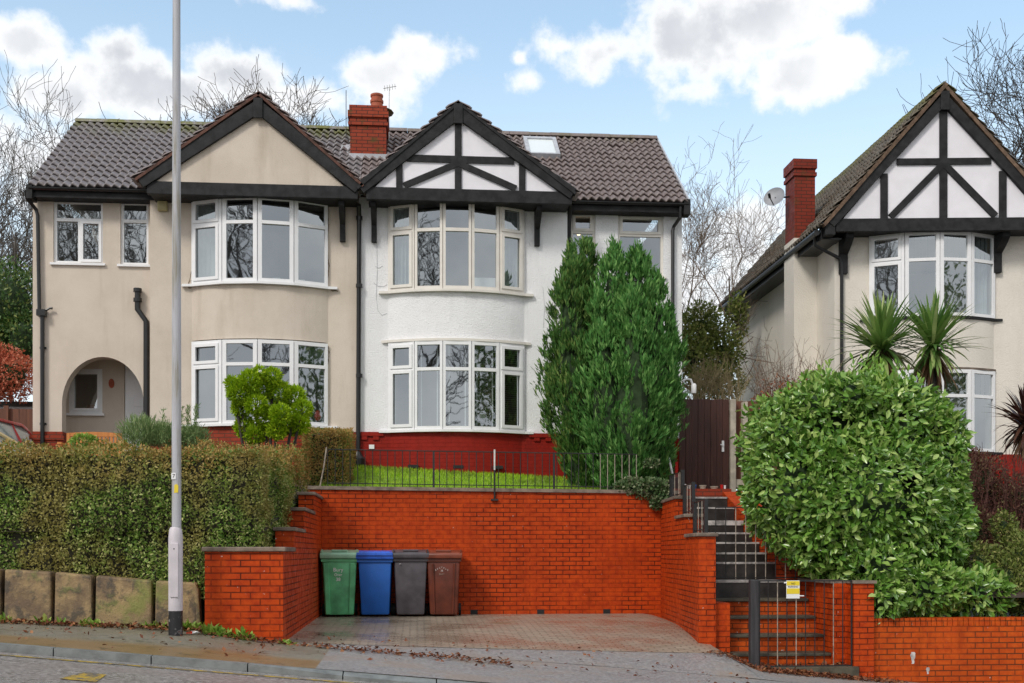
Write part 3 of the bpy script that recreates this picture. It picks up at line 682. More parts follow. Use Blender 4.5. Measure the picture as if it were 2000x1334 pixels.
for a, b, c, d_ in ((.12, .36, .15, .75), (.42, .64, .15, .75), (.12, .36, .9, 1.45), (.42, .64, .9, 1.45)): dr.box(dx0+a+.05, dx0+b+.05, YD-.02, YD-.001, Z_FL+c, Z_FL+d_)
door = dr.build('front_door', M['upvc'], beige, bevel=.006)
hf = MB(); hf.prism([(dx0+.42+.16*math.cos(math.pi*i/10), Z_FL+1.55+.18*math.sin(math.pi*i/10)) for i in range(11)], YD-.012, YD-.003); hf.build('fanlight', M['car_glass'], door)
flat_window(beige, *pwin, YPB-.04, [(pwin[0]+.06, pwin[1]-.06, pwin[2]+.07, pwin[3]-.07)], M['upvc'], sashes=(0,))
pl = P(218, 749, YPB); lv = MB(); lv.prism([(pl.x+.055*math.cos(2*math.pi*i/20), pl.z+.095*math.sin(2*math.pi*i/20)) for i in range(20)], YPB-.025, YPB-.002); lv.build('wall_plaque', M['terracotta'], beige)
MB().lathe((pwin[0]+.38, YPB+.32, pwin[2]+.05), [(.09, 0), (.13, .14), (.14, .15), (.12, .16)], 14).build('flower_pot', M['terracotta'], beige)
# brick plinths
pbk = MB(); pbk.box(X_L-.01, ax0+.02, YS-.03, YS+.28, Z_GR, zbase_l-.002); pbk.box(ax1-.02, X_SL+.01, YS-.03, YS+.28, Z_GR, zbase_l-.002)
pbk.box(X_SL-.01, X_P-.006, YH-.02, YH+.28, Z_GR, Z_BASE-.002); bow(pbk, off_pts(smL, .0), Z_GR, L_lo[0]-.052, .3); pbk.box(X_L-.05, ax0+.05, YS-.06, YS-.031, zbase_l-.16, zbase_l-.08)
pbk.build('brick_plinth', M['brick_house'], beige)

wb = MB()
grid_wall(wb, X_P+.004, X_SR, Z_BASE, Z_SOF+.5, YH, YH+.26, [(bw_[0]+.02, bw_[1]-.02, W_lo[0], Z_SOF+.05)])
w3 = (WX(1115, YS), WX(1163, YS), HZ(532, YS, 1140), HZ(413, YS, 1140)); w4 = (WX(1207, YS), WX(1296, YS), HZ(540, YS, 1250), HZ(418, YS, 1250))
grid_wall(wb, X_SR-.02, X_R, HZ(855, YS, 1200), Z_EAVE+.14, YS, YS+.26, [w3, w4])
wb.box(X_R-.26, X_R, YS+.261, YS+5.4, Z_GR, Z_EAVE); wb.box(X_SR-.2, X_SR, YH+.261, YS-.001, Z_GR, Z_EAVE); wb.box(X_P+.004, X_R-.001, YS+5.41, YS+5.6, Z_GR, Z_EAVE)
bow(wb, smW, W_lo[2]+.03, W_up[0]-.055); wb.build('wall', M['white_dash'], white, recalc=False)
hd = MB(); fr = off_pts(smW, .07); hd.plan([(fr[0][0]-.1, fr[0][1]+.03)]+fr+[(fr[-1][0]+.1, fr[-1][1]+.03)]+list(reversed(off_pts(smW, -.1))), W_lo[2]+.002, W_lo[2]+.05); hd.build('window_head', M['cream_upvc'], white)
rb = MB(); rb.box(X_P+.006, X_SR+.01, YH-.025, YH+.28, Z_GR, Z_BASE-.002); rb.box(X_SR, X_R+.01, YS-.025, YS+.28, Z_GR, HZ(855, YS, 1200)-.002); bow(rb, off_pts(smW, .0), Z_GR, W_lo[0]-.052, .3)
x = X_P+.06
rb.box(X_P+.006, bw_[0]-.12, YH-.06, YH-.026, Z_BASE-.085, Z_BASE-.004); rb.box(bw_[1]+.12, X_SR+.01, YH-.06, YH-.026, Z_BASE-.085, Z_BASE-.004)
while x < X_SR:
    if not bw_[0]-.25 < x < bw_[1]+.1: rb.box(x, x+.11, YH-.055, YH-.026, Z_BASE-.16, Z_BASE-.086)
    x += .225
rb.build('brick_plinth', M['red_paint'], white)
for u in (807, 895, 972):
    av = MB()
    q = P(u, 911+.01*(u-807), YH-.3); av.box(q.x-.1, q.x+.1, YH-.34, YH-.2, q.z-.03, q.z+.03); av.build('air_brick', M['rubber'], white)
sw_ = P(726, 873, YH); MB().box(sw_.x-.05, sw_.x+.05, YH-.05, YH-.026, sw_.z-.04, sw_.z+.04).build('wall_box', M['white'], white)

ck = MB(); r4 = random.Random(4)
for path in ([(377, 395), (378, 440), (376, 470), (378, 520), (374, 556)], [(640, 400), (641, 450), (639, 490), (643, 520), (639, 552)], [(376, 520), (372, 540), (367, 556)], [(650, 560), (657, 566), (660, 570)], [(640, 672), (643, 690), (641, 712)]):
    for (ua, va), (ub, vb) in zip(path, path[1:]):
        for k in range(4):
            t0, t1 = k/4, (k+1)/4; a_, b_ = P(ua+(ub-ua)*t0, va+(vb-va)*t0, YH-.004), P(ua+(ub-ua)*t1, va+(vb-va)*t1, YH-.004); w_ = r4.uniform(.004, .014); j = r4.uniform(-.012, .012)
            ck.add([(a_.x-w_+j, YH-.004, a_.z), (a_.x+w_+j, YH-.004, a_.z), (b_.x+w_*.6, YH-.004, b_.z-.004), (b_.x-w_*.6, YH-.004, b_.z-.004)], [(0, 1, 2, 3)])
for u, v in ((371, 560), (653, 566)):
    q = P(u, v, YH-.006); ck.prism([(q.x+r4.uniform(.04, .08)*math.cos(i*.7), q.z+r4.uniform(.02, .045)*math.sin(i*.7)) for i in range(9)], YH-.008, YH-.002)
ck.build('cracked_render', plain('bare_mortar', (.17, .12, .075), .9, .4, 14), beige, recalc=False)
ck = MB(); r4 = random.Random(9)
for path in ([(733, 520), (740, 524), (748, 519)], [(730, 552), (738, 559), (750, 560), (756, 556)], [(736, 470), (737, 530), (735, 580), (738, 606), (746, 616), (756, 612)], [(1060, 560), (1064, 600), (1061, 640)]):
    for (ua, va), (ub, vb) in zip(path, path[1:]):
        a_, b_ = P(ua, va, YH-.004), P(ub, vb, YH-.004); ck.bar((a_.x, a_.z), (b_.x, b_.z), r4.uniform(.004, .009), YH-.006, YH-.002)
ck.build('hairline_crack', plain('grey_crack', (.42, .43, .44), .9, .2, 14), white)
# ---- windows
bay_window(beige, ptsL, L_up[0], L_up[1], L_up[2], M['upvc'], (.055, .15), (0,))
bay_window(beige, ptsL, L_lo[0], L_lo[1], L_lo[2], M['upvc'], (.055, .15), (0,))
bay_window(white, ptsW, W_up[0], W_up[1], W_up[2], M['cream_upvc'], (.06, .10), (0, 4))
bay_window(white, ptsW, W_lo[0], W_lo[1], W_lo[2], M['upvc'], (.06, .10), (0, 4))
zt = HZ(428, YS, 150); xm = WX(154, YS)
flat_window(beige, *win1, YS, [(win1[0]+.05, win1[1]-.05, zt+.03, win1[3]-.05), (win1[0]+.05, xm-.03, win1[2]+.05, zt-.03), (xm+.03, win1[1]-.05, win1[2]+.05, zt-.03)], M['upvc'], sashes=(2,))
flat_window(beige, *win2, YS, [(win2[0]+.05, win2[1]-.05, zt+.03, win2[3]-.05), (win2[0]+.05, win2[1]-.05, win2[2]+.05, zt-.03)], M['upvc'])
zt3, zt4 = HZ(452, YS, 1140), HZ(458, YS, 1250)
flat_window(white, *w3, YS, [(w3[0]+.06, w3[1]-.06, zt3+.03, w3[3]-.06), (w3[0]+.05, w3[1]-.05, w3[2]+.05, zt3-.03)], M['cream_upvc'], sashes=(0,))
flat_window(white, *w4, YS, [(w4[0]+.06, w4[1]-.06, zt4+.03, w4[3]-.06), (w4[0]+.05, w4[1]-.05, w4[2]+.05, zt4-.03)], M['cream_upvc'], sashes=(0,))
# ---- rooms behind the glass
for h, x0, x1 in ((beige, X_L+.3, X_P-.1), (white, X_P+.1, X_R-.3)):
    it = MB(); zf = (L_up[0]+L_lo[2])/2
    it.box(x0, x1, YH+3.2, YH+3.3, Z_GR+.6, Z_SOF+.3); it.box(x0, x1, YH+.27 if h is white else YPB+1.02, YH+3.19, zf-.1, zf+.1); it.box(x0, x1, YH+.27, YH+3.19, Z_SOF+.31, Z_SOF+.36)
    it.box(X_SL+.1 if h is beige else X_SR-.2, X_SL+.2 if h is beige else X_SR-.1, YH+.27, YH+3.19, Z_GR+.6, Z_SOF+.3); it.box(x0, x1, YH+.6, YH+3.19, Z_GR+.5, Z_GR+.59); it.build('interior', M['interior'], h)
def facet_x(pts, i, t): return pts[i][0]+(pts[i+1][0]-pts[i][0])*t
curtain(facet_x(ptsW, 0, .1), facet_x(ptsW, 0, .8), YH+.05, W_up[0], W_up[2]-.05, 5, M['curtain'], white)
curtain(facet_x(ptsW, 4, .05), facet_x(ptsW, 4, .95), YH+.05, W_up[0], W_up[2]-.05, 6, M['curtain'], white)
MB().box(facet_x(ptsW, 3, .05), facet_x(ptsW, 3, .95), YH-.05, YH+.2, W_up[0]+.05, W_up[0]+.3).build('window_seat', M['white'], white)
bb = MB()
for i in range(5):
    for t_ in (.22, .80):
        q = ptsW[i][0]+(ptsW[i+1][0]-ptsW[i][0])*t_; yy = ptsW[i][1]+(ptsW[i+1][1]-ptsW[i][1])*t_+.1; bb.box(q-.012, q+.012, yy, yy+.02, W_lo[0]+.06, W_lo[2]-.08)
bb.build('inner_frame', M['white'], white)
for i in (3, 4):
    sb = MB(); z_ = W_lo[0]+.06
    while z_ < W_lo[2]-.1:
        a, b = ptsW[i], ptsW[i+1]; xa = a[0]+(b[0]-a[0])*.25; xb = a[0]+(b[0]-a[0])*.78; ya = a[1]+(b[1]-a[1])*.25+.16; yb = a[1]+(b[1]-a[1])*.78+.16
        sb.add([(xa, ya, z_), (xb, yb, z_), (xb, yb+.02, z_+.03), (xa, ya+.02, z_+.03)], [(0, 1, 2, 3)]); z_ += .042
    sb.build('slat_blind', M['blind'], white, recalc=False)
for x_, y_, w2_, h_ in ((ptsL[1][0]+.12, YH-.14, .1, .08), (ptsL[1][0]+.38, YH-.18, .16, .07), (ptsL[2][0]+.25, YH-.2, .15, .06), (ptsL[3][0]+.08, YH-.1, .12, .06)):
    MB().box(x_, x_+w2_, y_, y_+.08, L_up[0]+.06, L_up[0]+.06+h_).build('window_ornament', M['white'], beige, bevel=.01)
q = P(620, 816, YH); MB().lathe((q.x, YH+.05, q.z-.05), [(.04, 0), (.07, .07), (.05, .17), (.02, .2)], 12).build('window_ornament', M['car_red'], beige)
curtain(ptsL[0][0]+.05, ptsL[1][0]-.08, YH+.12, L_up[0]+.02, L_up[2]-.05, 4, M['curtain'], beige, amp=.012)
q = P(1140, 433, YS); MB().lathe((q.x, YS+.7, q.z-.06), [(.02, -.02), (.06, .02), (.07, .07), (.03, .12)], 12).build('ceiling_lamp', M['bulb'], white)

# ---- gables
def gable(house, xa, xb, xp, za, zb_, zp, infill, timbers, verge, roofmat, bw=.23, beam=.24, y=YG, back=26.0, xf=None):
    """xa,xb eave ends, xp,zp apex; zb_ = underside of the bottom beam, za = tip height at the eave ends"""
    g = MB(xf); T = M['black_timber']
    ln = math.hypot(xp-xa, zp-za); g.bar((xa, za), (xp, zp-.13), bw, y-.05, y+.02); g.bar((xb, za), (xp, zp-.13), bw, y-.053, y+.022)
    cap = MB(xf); cap.box(xp-.085, xp+.085, y-.085, y-.055, zp-.36, zp+.02); 
    barge = g.build('bargeboard', T, house, bevel=.006); cap.build('finial', T, barge, bevel=.01)
    bm_ = MB(xf); bm_.box(xa+.12, xb-.02, y-.015, y+.10, zb_, zb_+beam); bm_.build('gable_beam', T, house, bevel=.008)
    ip = MB(xf); ip.prism([(xa+.25, zb_+beam-.02), (xb-.25, zb_+beam-.02), (xp, zp-.16)], y+.03, y+.09); ip.build('gable_panel', infill, house)
    if timbers:
        tm = MB(xf)
        for k, (a, b, w_) in enumerate(timbers): tm.bar(a, b, w_, y-.002-.0015*k, y+.04)
        tm.build('gable_timbers', T, house)
    sf = MB(xf); sf.box(xa+.15, xb-.05, y+.101, YH+.01 if xf is None else .02, zb_+.03, zb_+.06); sf.build('soffit', T, house)
def br(house, x, z, y=YG, yw=YH, xf=None, h=.68, w=.052):
    b = MB(xf); b.side([(yw-.001, z), (y+.12, z), (y+.12, z-.1), (y+.22, z-.2), (yw-.10, z-.36), (yw-.09, z-h), (yw-.001, z-h)], x-w, x+w); return b.build('gable_bracket', M['black_timber'], house, bevel=.006)
def gz(u, v): q = P(u, v, YG); return (q.x, q.z)
zbL = HZ(384, YG, 500); zbW = HZ(394, YG, 900)
LA, LB, LP = gz(274, 357), gz(701, 369), gz(505, 196); WA, WB, WP = gz(703, 372), gz(1119, 377), gz(895, 207)
gable(beige, LA[0], LB[0], LP[0], (LA[1]+LB[1])/2-.0, zbL, LP[1], M['beige'], [], True, None)
tw = .13
k1 = HZ(311, YG, 893); zq = zbW+.24
tim = [((WP[0], zq-.02), (WP[0], WP[1]-.25), tw), ((gz(795, 311)[0], k1), (gz(1004, 311)[0], k1), tw),
       ((gz(780, 311)[0], zq-.02), (gz(780, 311)[0], HZ(310, YG, 780)), tw*.95), ((gz(1020, 311)[0], zq-.02), (gz(1020, 311)[0], HZ(314, YG, 1020)), tw*.95),
       ((WP[0]-.02, k1-.08), (gz(789, 367)[0], zq+.04), tw*.9), ((WP[0]+.02, k1-.08), (gz(1008, 372)[0], zq+.04), tw*.9)]
gable(white, WA[0], WB[0], WP[0], (WA[1]+WB[1])/2, zbW, WP[1], M['white_panel'], tim, False, None)
for u, v in ((668, 391),): q = P(u, v, YG+.3); br(beige, WX(668, YH-.25), zbL+.02)
for u in (730, 1051): br(white, WX(u, YH-.25), zbW+.02)
# gable roofs, each slope a tiled sheet running back into the main roof
def gable_roof(house, A, B, Pk, za, m, vergem, y=YG-.07, back=25.2, rows=12, lift=.11):
    for E in (A, B):
        d = Vector((Pk[0]-E[0], 0, Pk[1]-za)); l = d.length; d.normalize()
        nrm = Vector((-d.z, 0, d.x)) if E is A else Vector((d.z, 0, -d.x)); nrm = nrm if nrm.z > 0 else -nrm
        O = Vector((E[0], y, za))+nrm*lift-d*.04; ex = lift*abs(d.z/d.x)+.045
        o = tile_roof('gable_roof', O+Vector((0, .03, 0)), (0, 1, 0), d, back-y, l+ex, m, house, rows=rows)
        v = MB(); q = O-nrm*.005; e = O+d*(l+ex)-nrm*.005; th = nrm*.05
        v.add([q, e, e-th, q-th, q+Vector((0, .15, 0)), e+Vector((0, .15, 0)), e-th+Vector((0, .15, 0)), q-th+Vector((0, .15, 0))], [(0,1,2,3),(4,7,6,5),(0,4,5,1),(3,2,6,7),(0,3,7,4),(1,5,6,2)])
        v.build('verge', vergem, o)
gable_roof(beige, LA, LB, LP, (LA[1]+LB[1])/2, M['tile_brown'], M['verge'])
gable_roof(white, WA, WB, WP, (WA[1]+WB[1])/2, M['tile_brown'], M['black_timber'], lift=.06)

# ---- main roofs, ridge, eaves
def main_roof(house, x0, x1, m):
    o = tile_roof('roof', (x0, YE, Z_EAVE), (1, 0, 0), bvec, x1-x0, SL, m, house, rows=14)
    b = MB(); b.add([(x0, YR_, Z_RIDGE-.02), (x1, YR_, Z_RIDGE-.02), (x1, 2*YR_-YE, Z_EAVE), (x0, 2*YR_-YE, Z_EAVE)], [(0, 1, 2, 3)]); b.add([(x0+.02, YE+.02, Z_EAVE-.06), (x1-.02, YE+.02, Z_EAVE-.06), (x1-.02, YR_, Z_RIDGE-.09), (x0+.02, YR_, Z_RIDGE-.09)], [(3, 2, 1, 0)])
    b.build('roof_underlay', m, o, recalc=False)
    rd = MB(); x = x0; k = 0
    while x < x1-.05:
        e = min(x+.45, x1); s = .004*(k % 2); n_ = 8
        pts = [(YR_+(.13+s)*math.cos(math.pi*i/n_), Z_RIDGE-.02+(.10+s)*math.sin(math.pi*i/n_)+random.uniform(0, .008)) for i in range(n_+1)]
        rd.side(pts, x, e-.006); x = e; k += 1
    rd.build('ridge', m, o); return o
XLe, XRe = (WX(57, YE)+WX(150, YR_))/2, (WX(1343, YE)+WX(1283, YR_))/2
XM = WX(702, YE)
roofB = main_roof(beige, XLe, XM-.003, M['tile']); roofW = main_roof(white, XM+.003, XRe, M['tile_brown'])
def fascia(house, x0, x1, y=YE):
    f = MB(); f.box(x0, x1, y+.03, y+.06, Z_EAVE-.21, Z_EAVE-.03); f.box(x0, x1, y+.061, YS+.02, Z_EAVE-.2, Z_EAVE-.17); f.build('fascia', M['black_timber'], house)
    g = MB(); n_ = 8; yc, zc, r = y-.02, Z_EAVE-.045, .055
    pr = [(yc+r*math.cos(math.pi+math.pi*i/n_), zc+r*math.sin(math.pi+math.pi*i/n_)) for i in range(n_+1)]+[(yc+(r-.008)*math.cos(-math.pi*i/n_), zc+(r-.008)*math.sin(-math.pi*i/n_)) for i in range(n_+1)]
    g.side(pr, x0-.02, x1+.02); g.build('gutter', M['black_pipe'], house)
fascia(beige, XLe+.02, LA[0]+.25); fascia(white, WB[0]-.15, XRe-.02)
vb = MB()
vb.add([(XRe-.002, YE-.04, Z_EAVE-.2), (XRe+.03, YE-.04, Z_EAVE-.2), (XRe+.03, YR_, Z_RIDGE-.13), (XRe-.002, YR_, Z_RIDGE-.13), (XRe-.002, YE-.04, Z_EAVE+.04), (XRe+.03, YE-.04, Z_EAVE+.04), (XRe+.03, YR_, Z_RIDGE+.05), (XRe-.002, YR_, Z_RIDGE+.05)], [(0,3,2,1),(4,5,6,7),(0,1,5,4),(1,2,6,5),(2,3,7,6),(3,0,4,7)])
vb.build('bargeboard', M['lead'], white)
MB().box(XRe-.09, XRe+.04, YE-.06, YE+.2, Z_EAVE-.26, Z_EAVE+.04).build('eaves_box', M['black_timber'], white)
MB().box(XLe-.05, XLe+.06, YE-.05, YE+.25, Z_EAVE-.26, Z_EAVE+.0).build('eaves_box', M['black_timber'], beige)
# ---- chimney
YC = 24.0; c0, c1 = WX(684, YC), WX(754, YC); ct = HZ(206, YC, 718); cb = HZ(325, YC, 718)
ch = MB(); ch.box(c0, c1, YC, YC+.75, cb, ct-.42); ch.box(c0-.04, c1+.04, YC-.04, YC+.79, ct-.418, ct-.34); ch.box(c0-.01, c1+.01, YC-.01, YC+.76, ct-.338, ct-.25); ch.box(c0-.05, c1+.05, YC-.05, YC+.80, ct-.248, ct-.12); ch.box(c0-.02, c1+.02, YC-.02, YC+.77, ct-.118, ct)
chim = ch.build('chimney', M['brick_chimney'], white)
q = P(736, 205, YC+.35); MB().lathe((q.x, YC+.35, ct-.02), [(.16, 0), (.13, .05), (.125, .2), (.14, .21), (.14, .26), (.12, .27), (.12, .33), (.135, .34), (.135, .38), (.115, .39)], 20).build('chimney_pot', M['terracotta'], chim, smooth=True)
MB().lathe((q.x, YC+.35, ct-.005), [(.36, 0), (.3, .035), (.18, .07)], 12).build('flaunching', M['tile_moss'], chim)
fl = MB(); fl.box(c0-.03, c1+.03, YC-.045, YC-.003, cb+.08, cb+.25); fl.add([(c0-.28, YC+.05, HZ(308, YC, 660)-.02), (c0-.02, YC+.02, HZ(311, YC, 680)-.02), (c0-.02, YC+.5, HZ(282, YC+.5, 684)), (c0-.2, YC+.5, HZ(282, YC+.5, 665))], [(0, 1, 2, 3)]); fl.build('flashing', M['lead'], chim)
a = MB(); q = P(760, 250, YC+.8); zt = HZ(168, YC+.8, 764); a.tube([(c1+.03, YC+.8, ct-.7), (c1+.05, YC+.8, zt)], .012, 6); a.tube([(c1-.08, YC+.8, zt-.06), (c1+.2, YC+.8, zt+.0)], .008, 5)
for k in range(5): a.tube([(c1-.05+.055*k, YC+.65, zt-.055+.012*k), (c1-.05+.055*k, YC+.95, zt-.055+.012*k)], .005, 4)
a.build('aerial', M['steel'], chim)
a = MB(); zt = HZ(176, YC+.8, 672); xx = WX(676, YC+.8); a.tube([(c0-.05, YC+.7, ct-.6), (xx, YC+.8, ct-.3), (xx, YC+.8, zt)], .008, 5); a.build('aerial', M['iron'], chim)
# ---- skylight on the white house's roof slope
def on_roof(u, v):
    rx, ry, rz = ray(u, v); tp = math.tan(pitch); t_ = (Z_EAVE-tp*YE)/(rz-tp*ry); return Vector((rx*t_, ry*t_, rz*t_))
k0, k1_, k2, k3 = on_roof(1019, 277), on_roof(1083, 279), on_roof(1095, 312), on_roof(1031, 311)
x0, x1 = (k0.x+k3.x)/2, (k1_.x+k2.x)/2; s0 = ((k2.y+k3.y)/2-YE)/math.cos(pitch); s1 = ((k0.y+k1_.y)/2-YE)/math.cos(pitch)
def RT(x, s, h): return (x, YE+s*math.cos(pitch)-h*math.sin(pitch), Z_EAVE+s*math.sin(pitch)+h*math.cos(pitch))
sk = MB(lambda x, y, z: RT(x, z, -y)); grid_wall(sk, x0, x1, s0, s1, -.13, .05, [(x0+.08, x1-.08, s0+.07, s1-.12)]); skl = sk.build('skylight', M['lead'], white, recalc=False)
sg = MB(lambda x, y, z: RT(x, z, -y)); sg.box(x0+.07, x1-.07, -.10, -.09, s0+.06, s1-.11); sg.build('pane', plain('skylight_glass', (.75, .8, .8), .15, .02, 3, spec=.8), skl)

# ---- pipes and small wall fittings
def pipe(house, pts, r, name='downpipe', clips=()):
    mb = MB(); mb.tube(pts, r, 10)
    for c in clips: mb.tube([(c[0], c[1], c[2]-.035), (c[0], c[1], c[2]+.035)], r*1.45, 10)
    return mb.build(name, M['black_pipe'], house, smooth=True)
q0, q1 = P(64, 384, YS-.08), P(76, 600, YS-.08); zb_ = HZ(862, YS-.08, 84)
xa = WX(66, YS); xb = WX(76, YS); xc = WX(85, YS)
pipe(beige, [(xa-.04, YE, Z_EAVE-.1), (xa-.02, YE+.05, Z_EAVE-.25), (xb-.03, YS-.07, Z_EAVE-.38), (xb, YS-.07, Z_EAVE-.5), (xb+.03, YS-.07, HZ(606, YS, 80))], .036)
hp = MB(); zh = HZ(612, YS, 84); hp.box(xc-.09, xc+.07, YS-.15, YS-.01, zh-.07, zh+.05); hp.tube([(xc, YS-.07, zh), (xc, YS-.07, Z_GR+.3)], .04, 10); hp.tube([(xc+.06, YS-.07, zh+.04), (xc+.14, YS-.07, zh+.09), (xc+.19, YS-.07, zh+.085)], .022, 8)
for v in (680, 828): z_ = HZ(v, YS, 84); hp.box(xc-.06, xc+.06, YS-.04, YS-.005, z_-.02, z_+.02)
hp.build('downpipe', M['black_pipe'], beige, smooth=True)
xa, xb = WX(271, YS), WX(288, YS); za = HZ(566, YS, 271)
pipe(beige, [(xa, YS-.09, za), (xa, YS-.09, HZ(606, YS, 271)), (xb, YS-.09, HZ(630, YS, 288)), (xb, YS-.09, Z_GR+.2)], .055, 'soil_pipe', [(xa, YS-.09, za-.03), (xa, YS-.09, HZ(588, YS, 271))])
xa = WX(702, YH); pipe(white, [(xa, YG+.35, zbW), (xa, YH-.08, zbW-.2), (xa-.02, YH-.08, HZ(880, YH, 700))], .045, clips=[(xa, YH-.08, HZ(735, YH, 700)), (xa, YH-.08, HZ(560, YH, 700)), (xa, YH-.08, zbW-.2)])
MB().lathe((xa-.02, YH-.1, HZ(913, YH, 700)), [(.08, 0), (.13, .05), (.14, .16), (.09, .22), (.05, .3)], 12).build('pipe_gully', M['black_pipe'], white)
xa = WX(1110, YH)+.03; pipe(white, [(xa, YE, Z_EAVE-.12), (xa, YS-.14, Z_EAVE-.45), (xa, YS-.14, Z_GR+.2)], .045)
xa = WX(1329, YE); xb = WX(1314, YS-.08); pipe(white, [(xa, YE, Z_EAVE-.1), (xa, YE+.02, Z_EAVE-.3), (xb+.02, YS-.08, Z_EAVE-.42), (xb, YS-.08, Z_EAVE-.5), (xb, YS-.08, Z_GR+.2)], .036)
q = P(1107, 915, YH-.06); MB().box(q.x-.06, q.x+.07, YH-.16, YH-.03, q.z-.2, q.z+.4).build('meter_box', M['black_pipe'], white, bevel=.01)
q0, q1 = P(307, 381, YH-.1), P(326, 411, YH-.1); MB().box(q0.x, q1.x, YH-.10, YH-.002, q1.z, q0.z).build('alarm_box', plain('faded_yellow_plastic', (.42, .36, .18), .5, .1, 5), beige, bevel=.015)
# lamp on the white house's flank
l0 = P(1336, 746, YS+.4); l1 = P(1355, 752, YS+.4); sl = MB(); sl.tube([(X_R, YS+.4, l0.z), (l0.x+.06, YS+.4, l0.z+.06), (l0.x+.14, YS+.4, l0.z+.05), (l1.x-.01, YS+.4, l1.z-.02), (l1.x, YS+.4, l1.z-.08)], .022, 8); sl.lathe((l1.x, YS+.4, HZ(768, YS+.4, 1355)), [(.05, 0), (.055, .03), (.055, .17), (.03, .2)], 12); sl.build('wall_lamp', M['white'], white, smooth=True)

# ================================================================== THE HOUSE NEXT DOOR
TN = math.tan(R(6.3)); CN, SN = math.cos(R(6.3)), math.sin(R(6.3)); NY0 = 22.9; NX0 = P(1630, 500, NY0).x
def NT_(s, d, z): return (NX0+s*CN, NY0-s*SN+d, z)
def PN(u, v, d=0.0):
    q = P(u, v, NY0+d, TN, NX0); return ((q.x-NX0)/CN, q.z)
house = empty('detached_house', NT_(0, 0, 1.0), 'cream rendered house with black and white timber gable and brick side chimney', 'house')
NB = (PN(1698, 600)[0], PN(1938, 600)[0]); n_pts = arc_pts(NB[0], NB[1], 0, .36, 4)
nu = (PN(1818, 620, -.2)[1], PN(1818, 511, -.2)[1], PN(1818, 456, -.2)[1]); nl = (PN(1818, 882, -.2)[1], PN(1818, 775, -.2)[1], PN(1818, 724, -.2)[1])
nzb = PN(1700, 888)[1]; zbN = PN(1840, 451, -.55)[1]; NW = 4.6; zeN = PN(1606, 437, -.55)[1]
w_ = MB(NT_); grid_wall(w_, 0, NW, nzb, zbN+.4, 0, .26, [(NB[0]+.02, NB[1]-.02, nl[0], zbN+.05)])
DEP = 7.2; w_.box(0, .26, .261, DEP, .8, zeN-.1)
smN = arc_pts(NB[0]-.03, NB[1]+.03, 0, .36, 20); bow(w_, smN, nl[2]+.03, nu[0]-.055)
w_.build('wall', M['cream_dash'], house, recalc=False)
w_ = MB(NT_); w_.box(-.02, NW, -.025, .28, .8, nzb-.003); bow(w_, smN, .8, nl[0]-.052, .3); w_.build('brick_plinth', M['red_paint'], house)
bay_window(house, n_pts, *nu, M['upvc'], (.055, .14), (0,), xf=NT_, sill_mat=M['black_timber'], sill_d=.06)
bay_window(house, n_pts, *nl, M['upvc'], (.055, .14), (0,), xf=NT_, sill_mat=M['black_timber'], sill_d=.06)
hd = MB(NT_); fr = off_pts(smN, .05); hd.plan(fr+list(reversed(off_pts(smN, -.1))), nl[2]+.002, nl[2]+.045); hd.build('window_head', M['coping'], house)
it = MB(NT_); it.box(.3, NW, 3.0, 3.1, 1.2, zbN); it.box(.3, NW, .3, 2.99, (nu[0]+nl[2])/2-.1, (nu[0]+nl[2])/2+.1); it.box(.3, NW, .3, 2.99, zbN+.06, zbN+.1); it.build('interior', M['interior'], house)
for (i, a_, b_) in ((0, .05, .3), (3, .2, .9)):
    x0, x1 = facet_x(n_pts, i, a_), facet_x(n_pts, i, b_); c = MB(NT_)
    n = 30
    for k in range(n): xa, xb = x0+(x1-x0)*k/n, x0+(x1-x0)*(k+1)/n; ya, yb = .05+.03*math.sin(k*1.1), .05+.03*math.sin((k+1)*1.1); c.add([(xa, ya, nu[0]), (xb, yb, nu[0]), (xb, yb, nu[2]), (xa, ya, nu[2])], [(0, 1, 2, 3)])
    c.build('curtain', M['curtain'], house, recalc=False)
ll = MB(NT_)      # leaded top lights
for i in range(4):
    a_, b_ = n_pts[i], n_pts[i+1]
    for t_ in (.3, .5, .7): xx = a_[0]+(b_[0]-a_[0])*t_; yy = a_[1]+(b_[1]-a_[1])*t_+.02; ll.box(xx-.005, xx+.005, yy, yy+.006, nu[1]+.05, nu[2]-.08); ll.box(xx-.005, xx+.005, yy, yy+.006, nl[1]+.05, nl[2]-.08)
ll.build('leaded_bars', M['iron'], house)
GD = -.55
NA_, NPk = PN(1621, 438, GD), PN(1843, 182, GD); NBx = 2*NPk[0]-NA_[0]
nz = lambda v, u=1840: PN(u, v, GD)[1]
ns = lambda u, v=350: PN(u, v, GD)[0]
zq = zbN+.27; k1 = nz(315)
timN = [((NPk[0], zq-.02), (NPk[0], NPk[1]-.25), .15), ((ns(1752), k1), (ns(1936), k1), .13), ((ns(1727), zq-.02), (ns(1727), nz(338)), .14), ((ns(1959), zq-.02), (ns(1959), nz(335)), .14),
        ((NPk[0]-.02, k1-.06), (ns(1740), zq+.02), .13), ((NPk[0]+.02, k1-.06), (ns(1945), zq+.02), .13)]
gable(house, NA_[0], NBx, NPk[0], NA_[1], zbN, NPk[1], M['white_panel'], timN, False, None, bw=.19, beam=.26, y=GD, xf=NT_)
br(house, ns(1665), zbN+.02, y=GD, yw=0, xf=NT_, h=.75, w=.08); br(house, ns(1972), zbN+.02, y=GD, yw=0, xf=NT_, h=.75, w=.08)
